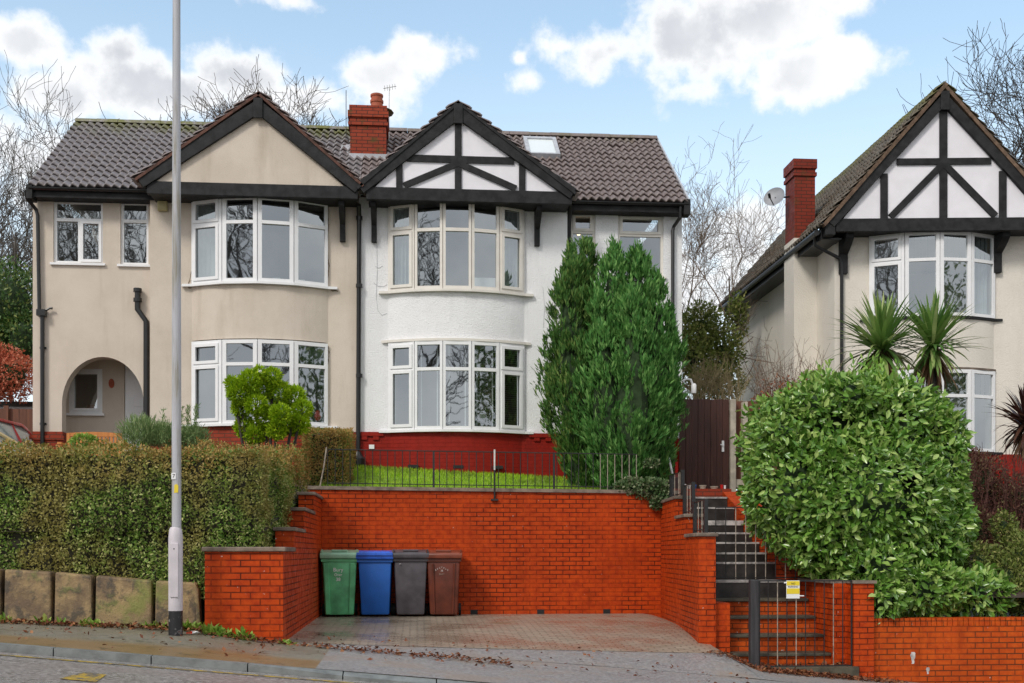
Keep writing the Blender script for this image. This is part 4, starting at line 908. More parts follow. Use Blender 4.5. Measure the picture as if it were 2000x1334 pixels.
# roof slopes run back from the gable
pk = Vector(NT_(NPk[0], GD-.08, NPk[1])); ea = Vector(NT_(NA_[0], GD-.08, NA_[1])); eb = Vector(NT_(NBx, GD-.08, NA_[1]))
for k, E in enumerate((ea, eb)):
    d = pk-E; l = d.length; d.normalize(); a_ = Vector((0, 1, 0)); nrm = a_.cross(d); nrm = nrm if nrm.z > 0 else -nrm; nrm.normalize()
    d2 = d*1.0; O = E+nrm*.12-d*.12
    o = tile_roof('roof', O, a_, d2, DEP+.5, l+.27, M['tile_moss'], house, rows=16)
    v = MB(); e = O+d*(l+.27); th = nrm*.07; f = Vector((0, .14, 0)); q = O
    v.add([q, e, e-th, q-th, q+f, e+f, e-th+f, q-th+f], [(0,1,2,3),(4,7,6,5),(0,4,5,1),(3,2,6,7),(0,3,7,4),(1,5,6,2)]); v.build('verge', plain('brown_verge', (.13, .08, .05), .8, .4, 9, .4, 30) if k == 0 else bpy.data.materials['brown_verge'], o)
    if k == 0:
        g = MB(); g.tube([O+Vector((-.05, .2, -.12)), O+Vector((-.05, DEP+.45, -.12))], .06, 8); g.box(O.x+.03, O.x+.06, O.y+.2, O.y+DEP+.4, O.z-.26, O.z-.06); g.box(O.x+.061, NX0+.02, O.y+.25, O.y+DEP+.38, O.z-.24, O.z-.21); g.build('gutter', M['black_pipe'], house)
        EO = O
eb = MB(NT_); eb.box(NA_[0]-.10, NA_[0]+.10, GD-.03, GD+.35, NA_[1]-.22, NA_[1]+.06); eb.build('eaves_box', M['black_timber'], house, bevel=.01)
# side chimney with rendered breast and the dish on it
YQ = NY0+1.05
cx0, cx1 = P(1552, 400, YQ).x, P(1592, 400, YQ).x; zt_ = P(1572, 311, YQ).z; zm_ = P(1565, 458, YQ).z-.08
ch = MB(); ch.box(cx0, cx1, YQ, YQ+.62, zm_, zt_-.36); ch.box(cx0-.03, cx1+.03, YQ-.03, YQ+.65, zt_-.358, zt_-.28); ch.box(cx0-.005, cx1+.005, YQ-.005, YQ+.625, zt_-.278, zt_-.2); ch.box(cx0-.035, cx1+.035, YQ-.035, YQ+.655, zt_-.198, zt_)
chn = ch.build('chimney', brick_mat('dark_chimney_brick', (.25, .04, .022), (.2, .03, .018), (.07, .03, .02), patch=False, mossy=.3), house)
cb_ = MB(); cb_.box(cx0-.02, NX0-.001, YQ-.02, YQ+.64, .8, zm_-.002); cb_.build('chimney_breast', M['cream_dash'], house)
dq = P(1512, 384, YQ+.3); dsh = MB(); nrm = Vector((-.55, -.75, .35)).normalized(); A_ = nrm.orthogonal().normalized(); B_ = nrm.cross(A_); cD = Vector((dq.x, YQ+.3, dq.z))
vs = []; ringn = 24
for r_, h_ in ((0.001, -.05), (.09, -.043), (.17, -.025), (.225, 0), (.232, .004)):
    for k in range(ringn): t_ = 2*math.pi*k/ringn; vs.append(cD+(A_*math.cos(t_)+B_*math.sin(t_))*r_+nrm*h_)
fs = [(i*ringn+k, i*ringn+(k+1) % ringn, (i+1)*ringn+(k+1) % ringn, (i+1)*ringn+k) for i in range(4) for k in range(ringn)]
dsh.add(vs, fs); dish = dsh.build('satellite_dish', plain('grey_dish', (.27, .28, .3), .5, .1, 5), chn, smooth=True)
arm = MB(); arm.tube([cD-nrm*.05, (cx0, YQ+.35, dq.z+.02)], .018, 6); arm.tube([cD+Vector((0, 0, -.2)), cD+nrm*.33+Vector((0, 0, -.2))], .012, 6); arm.tube([cD+nrm*.30+Vector((0, 0, -.21)), cD+nrm*.36+Vector((0, 0, -.15))], .03, 8)
arm.build('dish_arm', M['black_pipe'], chn, smooth=True)
pxp = NT_(.12, -.07, 0); pipe(house, [(EO.x-.03, EO.y+.4, EO.z-.15), (EO.x, EO.y+.45, EO.z-.32), (pxp[0]-.05, pxp[1], EO.z-.55), (pxp[0], pxp[1], EO.z-.68), (pxp[0], pxp[1], 1.2)], .036)

# ================================================================== BRICK WALLS, STEPS, RAILINGS
def coping_box(mb, x0, x1, y0, y1, z, th=.05, ov=.03): mb.box(x0-ov, x1+ov, y0-ov, y1+ov, z, z+th)
rw = empty('retaining_wall', (XL, YW, -1.04), 'long orange brick retaining wall below the lawn at the back of the drive', 'wall')
m_ = MB(); m_.add([(XL-.25, YW, -1.3), (XR+.3, YW, -1.3), (XR+.3, YW+.23, -1.3), (XL-.25, YW+.23, -1.3), (XL-.25, YW, z_wtop(XL)-.06), (XR+.3, YW, z_wtop(XR)-.06), (XR+.3, YW+.23, z_wtop(XR)-.06), (XL-.25, YW+.23, z_wtop(XL)-.06)], [(0,3,2,1),(4,5,6,7),(0,1,5,4),(1,2,6,5),(2,3,7,6),(3,0,4,7)])
m_.build('brickwork', M['brick_wall'], rw)
m_ = MB(); m_.add([(XL-.28, YW-.035, z_wtop(XL)-.058), (XR+.3, YW-.035, z_wtop(XR)-.058), (XR+.3, YW+.27, z_wtop(XR)-.058), (XL-.28, YW+.27, z_wtop(XL)-.058), (XL-.28, YW-.03, z_wtop(XL)), (XR+.3, YW-.03, z_wtop(XR)), (XR+.3, YW+.27, z_wtop(XR)), (XL-.28, YW+.27, z_wtop(XL))], [(0,3,2,1),(4,5,6,7),(0,1,5,4),(1,2,6,5),(2,3,7,6),(3,0,4,7)])
m_.build('coping', M['coping'], rw)
wh = MB()
for u in (926, 1056, 1185): q = P(u, 1196, YW); wh.box(q.x-.06, q.x+.06, YW-.006, YW+.02, -1.03, -.955)
wh.build('weep_hole', M['rubber'], rw)
# left stepped wall
lw = empty('stepped_wall', (XL-.12, 13.6, -1.06), 'orange brick side wall stepping up beside the privet hedge', 'wall')
XF = WX(553, 13.55); ys_ = [13.55, 14.75, 16.15, 17.75, YW]; zs_ = [HZ(1069, 13.55, 480)-.05, HZ(1035, 16.0, 590)-.04, HZ(1000, 17.7, 610)-.04, HZ(971, 19.2, 628)-.04]
def xside(Y): return XF+(XL-XF)*(Y-13.55)/(YW-13.55)
m_ = MB(); c_ = MB()
xlft = WX(400, 13.55)
m_.box(xlft, XF, 13.55, 13.78, -1.5, zs_[0]); c_.plan([(xlft-.03, 13.51), (xside(13.55)+.03, 13.51), (xside(14.75)+.03, 14.75), (xside(14.75)-.26, 14.75), (xside(13.9)-.26, 13.81), (xlft-.03, 13.81)], zs_[0]+.002, zs_[0]+.055)
for i in range(4):
    ya, yb = (13.781 if i == 0 else ys_[i]), ys_[i+1]-.001
    m_.plan([(xside(ya)-.23, ya), (xside(ya), ya), (xside(yb), yb), (xside(yb)-.23, yb)], -1.5, zs_[i])
    if i: c_.plan([(xside(ya)-.26, ya-.04), (xside(ya)+.03, ya-.04), (xside(yb)+.03, yb), (xside(yb)-.26, yb)], zs_[i]+.002, zs_[i]+.05)
m_.build('brickwork', M['brick_wall'], lw); c_.build('coping', M['coping'], lw, bevel=.01)
# right stepped wall
XC, YC3 = WX(1364, 15.35), 15.35
def xr(Y): return XR+(XC-XR)*(YW-Y)/(YW-YC3)
rws = empty('stepped_wall', (XC, YC3, -1.3), 'orange brick wall stepping down between the drive and the dark steps', 'wall')
yr = [YW, 17.5, 16.5, YC3]; zr = [HZ(974, 18.4, 1312)-.05, HZ(1006, 17, 1335)-.05, HZ(1041, 15.4, 1375)-.05]
m_ = MB(); c_ = MB()
for i in range(3):
    yb, ya = yr[i]-.001, yr[i+1]; th = .24 if i == 2 else .23
    m_.plan([(xr(ya), ya), (xr(ya)+th, ya), (xr(yb)+th, yb), (xr(yb), yb)], -1.7, zr[i]); c_.plan([(xr(ya)-.035, ya-.04), (xr(ya)+th+.03, ya-.04), (xr(yb)+th+.03, yb-.03), (xr(yb)-.035, yb-.03)], zr[i]+.002, zr[i]+.052)
m_.build('brickwork', M['brick_wall'], rws); c_.build('coping', M['coping'], rws, bevel=.01)
# flight of steps
XSL, XSR = 4.28, 5.66
st = empty('flight_of_steps', (4.9, 15.0, -1.6), 'brick and black painted steps with white edges climbing to the brown gate', 'steps')
ST = [(15.02, 1310), (15.32, 1277), (15.62, 1240), (15.92, 1204), (16.22, 1170), (16.62, 1135), (17.15, 1099), (17.55, 1080), (17.95, 1060), (18.35, 1041), (18.85, 1018), (19.4, 992), (19.85, 972), (20.3, 956)]
zt_ = [HZ(v-1, y, 1480) for y, v in ST]
br_ = MB(); tn = MB(); bk = MB(); wt = MB()
for i, (y, v) in enumerate(ST):
    z1 = zt_[i]; z0 = zt_[i-1]-.02 if i else -1.75; yn = ST[i+1][0]+.1 if i < 13 else 21.4
    xl, xrr = (XSL, XSR) if i < 5 else (xr(16.5)+.26, 5.45 if i > 5 else 5.62)
    if i == 0: xl = 4.5
    if i < 5:
        br_.box(xl, xrr, y+.02, yn, z0-.3, z1-.045); tn.box(xl-.04, xrr-.003*i, y-.02, yn, z1-.043, z1)
    elif i < 13:
        bk.box(xl, xrr, y+.006, yn, z0-.1, z1-.03); wt.box(xl+.001, xrr-.001, y-.006, yn-.12 if i == 5 else y+.09, z1-.028-.05*(i == 10), z1+.002)
    else:
        MB().box(xl, xrr+.2, y, yn, z0-.1, z1).build('top_riser', M['brick_house'], st)
MB().box(xr(YC3)+.245, XSL-.001, 15.45, 16.2, -1.7, zt_[4]-.03).build('side_wall', M['brick_wall'], st)
br_.build('riser', M['brick_pale'], st); tn.build('tread', M['step_stone'], st, bevel=.008); bk.build('black_riser', M['step_black'], st); wt.build('white_edge', M['step_white'], st)
# wall on the right of the steps and the low front wall
rs = empty('garden_wall', (5.8, 15.0, -1.6), 'orange brick wall and pillar beside the iron gate under the laurel', 'wall')
m_ = MB(); xp0, xp1 = WX(1668, 14.95), WX(1707, 14.95); zp = HZ(1134, 14.95, 1690)
m_.box(xp0, xp1, 14.95, 15.2, -2.0, zp-.04); m_.box(XSR+.0, XSR+.23, 15.2, 16.6, -2.0, zp-.045); m_.side([(16.6, -1.5), (16.6, zp-.02), (17.3, .05), (17.8, .3), (18.6, .55), (20.2, 1.1), (20.2, -1.5)], 5.46, 5.93)
m_.build('brickwork', M['brick_wall'], rs); c_ = MB(); c_.box(xp0-.02, xp1+.03, 14.92, 15.23, zp-.038, zp); c_.box(XSR-.04, XSR+.25, 15.232, 16.6, zp-.043, zp-.003); c_.build('coping', M['coping'], rs)
fw = empty('front_wall', (xp1, 15.05, -1.9), 'low orange brick front wall with white scuffs under the laurel branches', 'wall')
zf = HZ(1207, 15.05, 1850); m_ = MB(); m_.box(xp1+.02, 24, 15.05, 15.28, -3.6, zf-.11); m_.build('brickwork', M['brick_pale'], fw)
m_ = MB(); x = xp1+.02
while x < 14: m_.box(x, x+.066, 15.045, 15.285, zf-.108, zf+random.uniform(-.003, .003)); x += .075
m_.build('brick_coping', M['brick_pale'], fw)
for u, v, w_2, h_ in ((1783, 1285, .035, .16), (1812, 1310, .025, .09)):
    q = P(u, v, 15.05); v_ = []; nn_ = 9
    for k in range(nn_): t_ = k/(nn_-1); v_.append((q.x+math.sin(k*2.1)*.004, q.z+h_/2-h_*t_, w_2*(.5+.5*math.sin(math.pi*min(1, t_*1.4+.1)))))
    npmesh('paint_scuff', [(x-w, 15.0475, z) for x, z, w in v_]+[(x+w, 15.0475, z) for x, z, w in v_], [(k, k+1, nn_+k+1, nn_+k) for k in range(nn_-1)], M['step_white'], fw)
# sandstone block wall under the hedge
sw = empty('stone_wall', (WX(100, 13.75), 13.75, -.8), 'low wall of big lichened sandstone blocks under the hedge', 'wall')
edges = [-330, -150, 2, 101, 181, 298, 388]; tops = [1098, 1105, 1112, 1117, 1124, 1134, 1138]
for i in range(6):
    q0, q1 = P(edges[i]+2, tops[i], 13.75), P(edges[i+1]-2, tops[i+1], 13.75); mb = MB(); d_ = random.uniform(-.02, .02)
    mb.add([(q0.x, 13.75+d_, -1.3), (q1.x, 13.75+d_, -1.3), (q1.x, 14.1, -1.3), (q0.x, 14.1, -1.3), (q0.x+.01, 13.78+d_, q0.z), (q1.x-.015, 13.78+d_, q1.z), (q1.x-.015, 14.1, q1.z), (q0.x+.01, 14.1, q0.z)], [(0,3,2,1),(4,5,6,7),(0,1,5,4),(1,2,6,5),(2,3,7,6),(3,0,4,7)])
    mb.build('stone_block', M['stone'], sw, bevel=.025)
q = P(393, 1180, 13.8); MB().add([(q.x-.04, 13.78, -1.2), (q.x+.02, 13.78, -1.2), (q.x+.02, 13.9, -1.2), (q.x-.04, 13.9, -1.2), (q.x-.08, 13.78, HZ(1135, 13.8, 390)), (q.x-.03, 13.78, HZ(1135, 13.8, 390)-.1), (q.x-.03, 13.9, HZ(1135, 13.8, 390)-.1), (q.x-.08, 13.9, HZ(1135, 13.8, 390))], [(0,3,2,1),(4,5,6,7),(0,1,5,4),(1,2,6,5),(2,3,7,6),(3,0,4,7)]).build('leaning_slab', M['stone'], sw, bevel=.015)

# railings
def rail_run(name, label, p0, p1, h, spacing, posts, group=None, pale=(), leanpost=None, bar_r=.007, post_r=.017):
    """vertical bars between two rails; posts given as fractions along the run"""
    p0, p1 = Vector(p0), Vector(p1); root = empty(name, p0, label, 'railing', group); d = p1-p0; L = d.length; n = max(1, round(L/spacing))
    r_ = MB(); r_.tube([p0+Vector((0, 0, h)), p1+Vector((0, 0, h))], .009, 6); r_.tube([p0+Vector((0, 0, .05)), p1+Vector((0, 0, .05))], .008, 6); r_.build('rail', M['iron'], root)
    base = {}
    for i in range(n+1):
        t_ = i/n; q = p0+d*t_
        if any(abs(t_-f)*L < spacing*.4 for f in posts): continue
        mk = 'iron_pale' if t_ in pale or any(a <= t_ <= b for a, b in pale) else 'iron'
        if mk not in base: o = MB().tube([p0, p0+Vector((0, 0, h))], bar_r, 6).build('bar', M[mk], root); base[mk] = o
        else: o = base[mk].copy(); COL.objects.link(o)
        o.location = q-p0
    for f in posts:
        q = p0+d*f; MB().box(q.x-post_r, q.x+post_r, q.y-post_r, q.y+post_r, q.z-.02, q.z+h+.01).build('post', M['iron'], root)
    return root
ry = YW+.12; ra = (WX(640, ry), ry, z_wtop(WX(640, ry))+.005); rbp = (WX(1243, ry), ry, z_wtop(WX(1243, ry))+.005)
frac = lambda u: (WX(u, ry)-ra[0])/(rbp[0]-ra[0])
rail_run('railing', 'long black iron railing on the retaining wall in front of the lawn', ra, rbp, HZ(876, ry, 850)-HZ(947, ry, 850), .1235, (frac(847), frac(1082)), pale=((frac(1165), 1.0),))
sp = MB(); a_, b_ = P(638, 873, ry), P(625, 950, ry); sp.tube([b_, b_.lerp(a_, .5)+Vector((.01, 0, 0)), a_], .013, 6); o = sp.build('leaning_rod', M['iron_pale']); tag(o, 'bent pale rod leaning at the hedge end of the railing', 'rod')
pr = empty('railing_stay', P(966, 978, YW-.03), 'black upright bar with a white top bolted to the brick retaining wall', 'post')
a_, b_, c_ = P(966, 878, YW-.03), P(966, 918, YW-.03), P(966, 976, YW-.03); MB().tube([c_, b_], .016, 8).build('lower_bar', M['iron'], pr); MB().tube([b_+Vector((0, 0, .001)), a_], .015, 8).build('white_bar', M['iron_white'], pr); MB().box(c_.x-.06, c_.x+.06, YW-.06, YW-.002, c_.z-.015, c_.z+.012).build('foot', M['iron'], pr)
rr0 = (xr(YW)+.12, YW+.1, z_wtop(XR)); 
for k, (ya, yb, lab) in enumerate(((17.6, 18.9, 'short black railing on the highest step of the side wall by the brown gate'), (16.55, 17.4, 'short black railing on the middle step of the side wall'), (15.45, 16.4, 'short black railing on the lowest step of the side wall over the drive'))):
    z_ = zr[k]+.052; hh = (.40, .46, .46)[k]
    rail_run('railing', lab, (xr(ya)+.12, ya, z_), (xr(yb)+.12, yb, z_), hh, .15, (0, 1), 'short railings on the stepped side wall', post_r=.026, bar_r=.006, pale=((.2, .4), (.6, .7)))
# gate at the foot of the steps, and the tall barred panel on the landing behind it
gt = empty('iron_gate', (4.45, 14.98, -1.58), 'black barred iron gate with a yellow sign at the foot of the steps', 'gate')
gy = 14.98; gx0, gx1 = WX(1482, gy), WX(1664, gy); gzb, gzt = HZ(1302, gy, 1570), HZ(1133, gy, 1570)
m_ = MB(); m_.box(gx0, gx1, gy-.010, gy+.010, gzt-.018, gzt); m_.box(gx0, gx1, gy-.010, gy+.010, gzb, gzb+.018); m_.box(gx0, gx0+.016, gy-.011, gy+.011, gzb, gzt); m_.box(gx1-.016, gx1, gy-.011, gy+.011, gzb, gzt); m_.build('frame', M['iron'], gt)
bo = None
for i in range(1, 10):
    x = gx0+(gx1-gx0)*i/10; mk = M['iron_pale'] if i in (2, 4, 8) else M['iron']
    MB().tube([(x, gy, gzb), (x, gy, gzt)], .007, 6).build('bar', mk, gt)
pq = P(1472, 1315, gy); go = empty('gate_post', (pq.x, gy, pq.z-.15), 'thick black post at the open side of the iron gate', 'post')
MB().box(pq.x-.058, pq.x+.058, gy-.055, gy+.055, pq.z-.15, HZ(1132, gy, 1472)).build('post', wood('black_stained_post', (.015, .014, .016), (.05, .047, .05), .6), go, bevel=.012)
sill_ = MB(); sill_.box(gx0-.02, gx1+.05, 14.86, 15.015, -1.8, HZ(1303, 14.9, 1560)); o = sill_.build('step_sill', M['step_stone'], st)
sg0, sg1 = P(1536, 1134, gy-.03), P(1562, 1169, gy-.03); sgn = empty('sign', ((sg0.x+sg1.x)/2, gy-.03, sg1.z), 'small yellow and white notice tied to the iron gate', 'sign')
sw2, sh = sg1.x-sg0.x, sg0.z-sg1.z
MB().box(sg0.x, sg1.x, gy-.03, gy-.022, sg1.z, sg0.z).build('board', M['white'], sgn, bevel=.003)
MB().box(sg0.x+.004, sg1.x-.004, gy-.033, gy-.0305, sg0.z-sh*.27, sg0.z-.006).box(sg0.x+.004, sg1.x-.004, gy-.033, gy-.0305, sg0.z-sh*.74, sg0.z-sh*.43).build('yellow_panel', M['yellow'], sgn)
def text(body, loc, size, m, parent, name='lettering', rot=(R(90), 0, 0)):
    cu = bpy.data.curves.new(name, 'FONT'); cu.body = body; cu.size = size; cu.align_x = 'CENTER'; cu.align_y = 'CENTER'; cu.extrude = .0008; cu.materials.append(m)
    tmp = bpy.data.objects.new(name+'_curve', cu); me = bpy.data.meshes.new_from_object(tmp); bpy.data.objects.remove(tmp); bpy.data.curves.remove(cu)
    o = bpy.data.objects.new(name, me); COL.objects.link(o); o.rotation_euler = rot
    if not me.materials: me.materials.append(m)
    off = WLOC[parent.name]; o.parent = parent; o.location = Vector(loc)-off; WLOC[o.name] = off; return o
sxc = (sg0.x+sg1.x)/2
text('PARKING', (sxc, gy-.0322, sg0.z-sh*.35), .034, M['ink'], sgn); text('NO', (sxc, gy-.0345, sg0.z-sh*.17), .035, M['ink'], sgn)
MB().tube([(sg0.x-.03, gy-.02, sg0.z-.03), (sg0.x+.01, gy-.024, sg0.z-.03)], .01, 6).tube([(sg1.x-.01, gy-.024, sg1.z+.035), (sg1.x+.06, gy-.02, sg1.z+.035)], .008, 6).build('cable_tie', M['white'], sgn)
ly = 16.45; q0, q1 = P(1398, 1131, ly), P(1592, 1131, ly); zt2 = HZ(991, ly, 1450)
lg = empty('iron_gate', (q0.x, ly, q0.z), 'tall rusting barred iron panel across the black and white steps behind the laurel', 'gate')
m_ = MB(); m_.tube([(q0.x, ly, zt2), (q1.x, ly, zt2)], .008, 6); m_.tube([(q0.x, ly, q0.z+.02), (q1.x, ly, q0.z+.02)], .009, 6); m_.build('frame', M['iron'], lg)
for i in range(11):
    x = q0.x+(q1.x-q0.x)*i/10; MB().tube([(x, ly, q0.z), (x, ly, zt2)], .0075, 6).build('bar', M['iron_pale'] if i in (2, 3, 4, 5, 7) else M['iron'], lg)

# brown side gate, its concrete posts and the clutter on the top step
YGT = 21.6; q0, q1 = P(1327, 955, YGT), P(1425, 780, YGT)
bg = empty('timber_gate', ((q0.x+q1.x)/2, YGT, q0.z), 'tall dark brown boarded side gate at the top of the steps', 'gate')
x = q0.x; i = 0; m_ = MB()
while x < q1.x-.02: m_.box(x, min(x+.118, q1.x), YGT-.004*(i % 2), YGT+.03, q0.z, q1.z-.004*(i % 3)); x += .121; i += 1
m_.build('board_panel', M['timber_gate'], bg, bevel=.004); m_ = MB(); [m_.box(q0.x, q1.x, YGT+.031, YGT+.07, z, z+.1) for z in (q0.z+.2, q0.z+.85, q1.z-.3)]; m_.build('ledge', M['timber_gate'], bg)
h = P(1412, 872, YGT-.02); MB().box(h.x-.022, h.x+.022, YGT-.03, YGT-.006, h.z-.1, h.z+.11).tube([(h.x, YGT-.06, h.z+.03), (h.x-.06, YGT-.06, h.z+.03)], .01, 6).build('handle', M['white'], bg)
for k, (u0, u1, vt, lab) in enumerate(((1426, 1437, 780, 'pale concrete post standing against the brown side gate'), (1450, 1460, 785, 'pale concrete post half hidden behind the laurel leaves'))):
    a_, b_ = P(u0, 955, YGT-.02), P(u1, vt, YGT-.02); o = MB().box(a_.x, b_.x, YGT-.05, YGT+.09, a_.z-.2, b_.z).build('concrete_post', M['concrete'], bevel=.01); tag(o, lab, 'post', 'concrete gate posts')
a_, b_ = P(1438, 955, YGT+.05), P(1450, 783, YGT+.05); fp = MB(); fp.box(a_.x, b_.x+.8, YGT+.1, YGT+.13, a_.z, b_.z); o = fp.build('fence_panel', M['timber_fence']); tag(o, 'narrow dark timber fence panel between the two concrete posts', 'fence')
a_, b_ = P(1437, 952, YGT), P(1460, 936, YGT); o = MB().box(a_.x, b_.x+.5, YGT+.0, YGT+.06, a_.z, b_.z).build('gravel_board', M['concrete']); tag(o, 'mossy concrete board at the foot of the fence panel', 'board')
cl = [(1334, 938, .035, .10, 'white', 'small white pot on the top step below the brown gate', 'step'), (1343, 946, .04, .08, 'white', 'squat white pot on the top step beside the blue pot', 0), (1353, 949, .045, .09, 'bin_blue', 'blue pot on the top step by the black railing', 0), (1370, 948, .06, .08, 'concrete', 'pale stone pot on the top step in front of the gate boards', 0), (1392, 949, .07, .06, 'concrete', 'low wide stone trough-like pot on the top step', 0), (1407, 947, .03, .09, 'car_red', 'little red pot on the top step near the gate handle', 0), (1413, 953, .02, .08, 'white', 'slim white pot at the foot of the concrete post', 0)]
for u, v, r_, h_, mk, lab, _ in cl:
    q = P(u, 956, 20.7); z_ = zt_[13]; o = MB().lathe((q.x, 20.6, z_), [(r_*.75, 0), (r_, h_*.8), (r_*1.1, h_*.82), (r_*1.1, h_), (r_*.8, h_*.97)], 12).build('plant_pot', M[mk], smooth=True); tag(o, lab, 'pot', 'pots on the top step')
# white board and red planter at the foot of the cypresses
q0, q1 = P(1114, 893, 21.9), P(1140, 920, 21.9); o = MB().box(q0.x, q1.x+.1, 21.9, 21.95, q1.z, q0.z).build('white_board', M['white'], bevel=.01); tag(o, 'white board standing at the foot of the dark cypress', 'board')
q0, q1 = P(1108, 925, 21.6), P(1160, 945, 21.6); o = MB().box(q0.x, q1.x, 21.55, 21.8, q1.z-.2, q0.z).build('brick_edging', M['red_paint']); tag(o, 'low dark red brick edging under the dark cypress', 'edging')
q0 = P(1321, 905, 20.4); o = MB().box(q0.x-.02, q0.x+.03, 20.4, 20.45, q0.z-.25, q0.z+.03).build('marker_stake', M['car_red']); tag(o, 'short red stake beside the right cypress and the gate', 'stake')
a_, b_ = P(1306, 893, 20.3), P(1313, 925, 20.3); o = MB().tube([b_, a_], .02, 6).build('marker_stake', M['white']); tag(o, 'short white stake leaning beside the red stake', 'stake')

# ================================================================== WHEELIE BINS
def bin_(name, label, x, y, body, lid, w, hgt, style, rot=0):
    r_ = empty(name, (0, 0, 0), label, 'wheelie bin', 'wheelie bins against the retaining wall')
    b = MB(); wb_, db = w*.40, .21; wt_, dt = w*.475, .29; zb0 = .03
    ring = lambda hw, hd, z: [(-hw, -hd, z), (hw, -hd, z), (hw, hd, z), (-hw, hd, z)]
    b.add(ring(wb_, db, zb0)+ring(wt_, dt, hgt-.1), [(0,3,2,1),(4,5,6,7),(0,1,5,4),(1,2,6,5),(2,3,7,6),(3,0,4,7)])
    bo = b.build('body', body, r_, bevel=.03, smooth=True)
    rim = MB(); rim.box(-wt_-.02, wt_+.02, -dt-.02, dt+.02, hgt-.14, hgt-.085); rim.build('rim', body, r_, bevel=.008)
    if style in ('ribs', 'ribs2'):
        ch = MB()
        for s in (-1, 1):
            x0, x1 = (s*.62, s*.93) if style == 'ribs' else (s*.60, s*.72); dd = .022
            ch.add([(wb_*x0, -db-dd, zb0+.01), (wb_*x1, -db-dd, zb0+.01), (wb_*x1, -db+.05, zb0+.01), (wb_*x0, -db+.05, zb0+.01), (wt_*x0, -dt-dd, hgt-.16), (wt_*x1, -dt-dd, hgt-.16), (wt_*x1, -dt+.05, hgt-.16), (wt_*x0, -dt+.05, hgt-.16)], [(0,3,2,1),(4,5,6,7),(0,1,5,4),(1,2,6,5),(2,3,7,6),(3,0,4,7)])
        ch.build('rib', body, r_, bevel=.01)
    l = MB(); hw = wt_+.035; prof = [(-dt-.06, hgt-.085), (-dt-.065, hgt-.02), (-dt-.03, hgt+.01), (0, hgt+.045), (dt-.04, hgt+.055), (dt+.05, hgt+.03), (dt+.05, hgt-.084)]
    l.side(prof, -hw, hw); lo = l.build('lid', lid, r_, bevel=.012, smooth=True)
    hl = MB()
    if style == 'lip': hl.box(-hw*.96, hw*.96, -dt-.085, -dt-.05, hgt-.03, hgt+.02); hl.box(-hw*.8, hw*.8, -dt-.04, -dt+.0, hgt+.012, hgt+.035)
    else: hl.box(-w*.22, w*.22, -dt-.0, -dt+.06, hgt+.02, hgt+.055); hl.box(-hw*.93, -hw*.88, -dt-.05, dt, hgt+.0, hgt+.06); hl.box(hw*.88, hw*.93, -dt-.05, dt, hgt+.0, hgt+.06)
    hl.build('lid_handle', lid, lo, bevel=.008)
    hd = MB(); hd.tube([(-w*.36, dt+.09, hgt-.02), (w*.36, dt+.09, hgt-.02)], .018, 8); hd.box(-w*.4, -w*.36, dt-.01, dt+.1, hgt-.06, hgt); hd.box(w*.36, w*.4, dt-.01, dt+.1, hgt-.06, hgt); hd.build('handle', body, r_)
    for s in (-1, 1): MB().tube([(s*(wb_+.012), db+.03, .1), (s*(wb_+.055), db+.03, .1)], .1, 18).build('wheel', M['rubber'], r_)
    r_.location = (x, y, z_walk(x, y)+.008); r_.rotation_euler = (0, 0, rot); WLOC[r_.name] = Vector((0, 0, 0)); return r_
YB = YW-.42
def bx(u): return WX(u, YB-.3)
B1 = bin_('wheelie_bin', 'green wheelie bin with white lettering nearest the stepped side wall', bx(661), YB, M['bin_green'], M['bin_greenlid'], .58, 1.03, 'ribs', R(3))
B2 = bin_('wheelie_bin', 'blue wheelie bin between the green bin and the grey bin', bx(733), YB, M['bin_blue'], M['bin_bluelid'], .56, 1.02, 'lip', R(-1.5))
B3 = bin_('wheelie_bin', 'grey wheelie bin between the blue bin and the brown bin', bx(801), YB, M['bin_grey'], M['bin_grey'], .56, 1.035, 'plain', R(2))
B4 = bin_('wheelie_bin', 'brown wheelie bin at the end of the row by the bare brick wall', bx(868), YB, M['bin_brown'], M['bin_brownlid'], .56, 1.03, 'ribs2', R(-2.5))
tilt = math.atan2(.08, .87)
for t_, z_, s_ in (('Bury', .76, .085), ('Over', .68, .06), ('38', .605, .075)):
    yy = -.21-.08*(z_-.03)/.9; text(t_, (-.02, yy-.006, z_), s_, M['white'], B1, rot=(R(90)-tilt*0+.09, 0, 0))
for i, chh in enumerate('RECYCLE'):
    a_ = (i-3)*.17; text(chh, (.1*math.sin(a_)*2.0-.03, -.288, .80-.03*abs(i-3)**1.3*.35), .034, M['iron_white'], B4, rot=(R(90)+.09, 0, 0)).rotation_euler[1] = a_*.5
text('38', (-.03, -.282, .745), .04, M['iron_white'], B4, rot=(R(95), 0, 0)); text('BURY', (-.03, -.276, .69), .034, M['iron_pale'], B4, rot=(R(95), 0, 0))
MB().lathe((0, 0, 0), [(.012, 0), (.016, .004), (.008, .008)], 10).build('sticker', M['white'], B3).location = (-.17, -.297, .85)

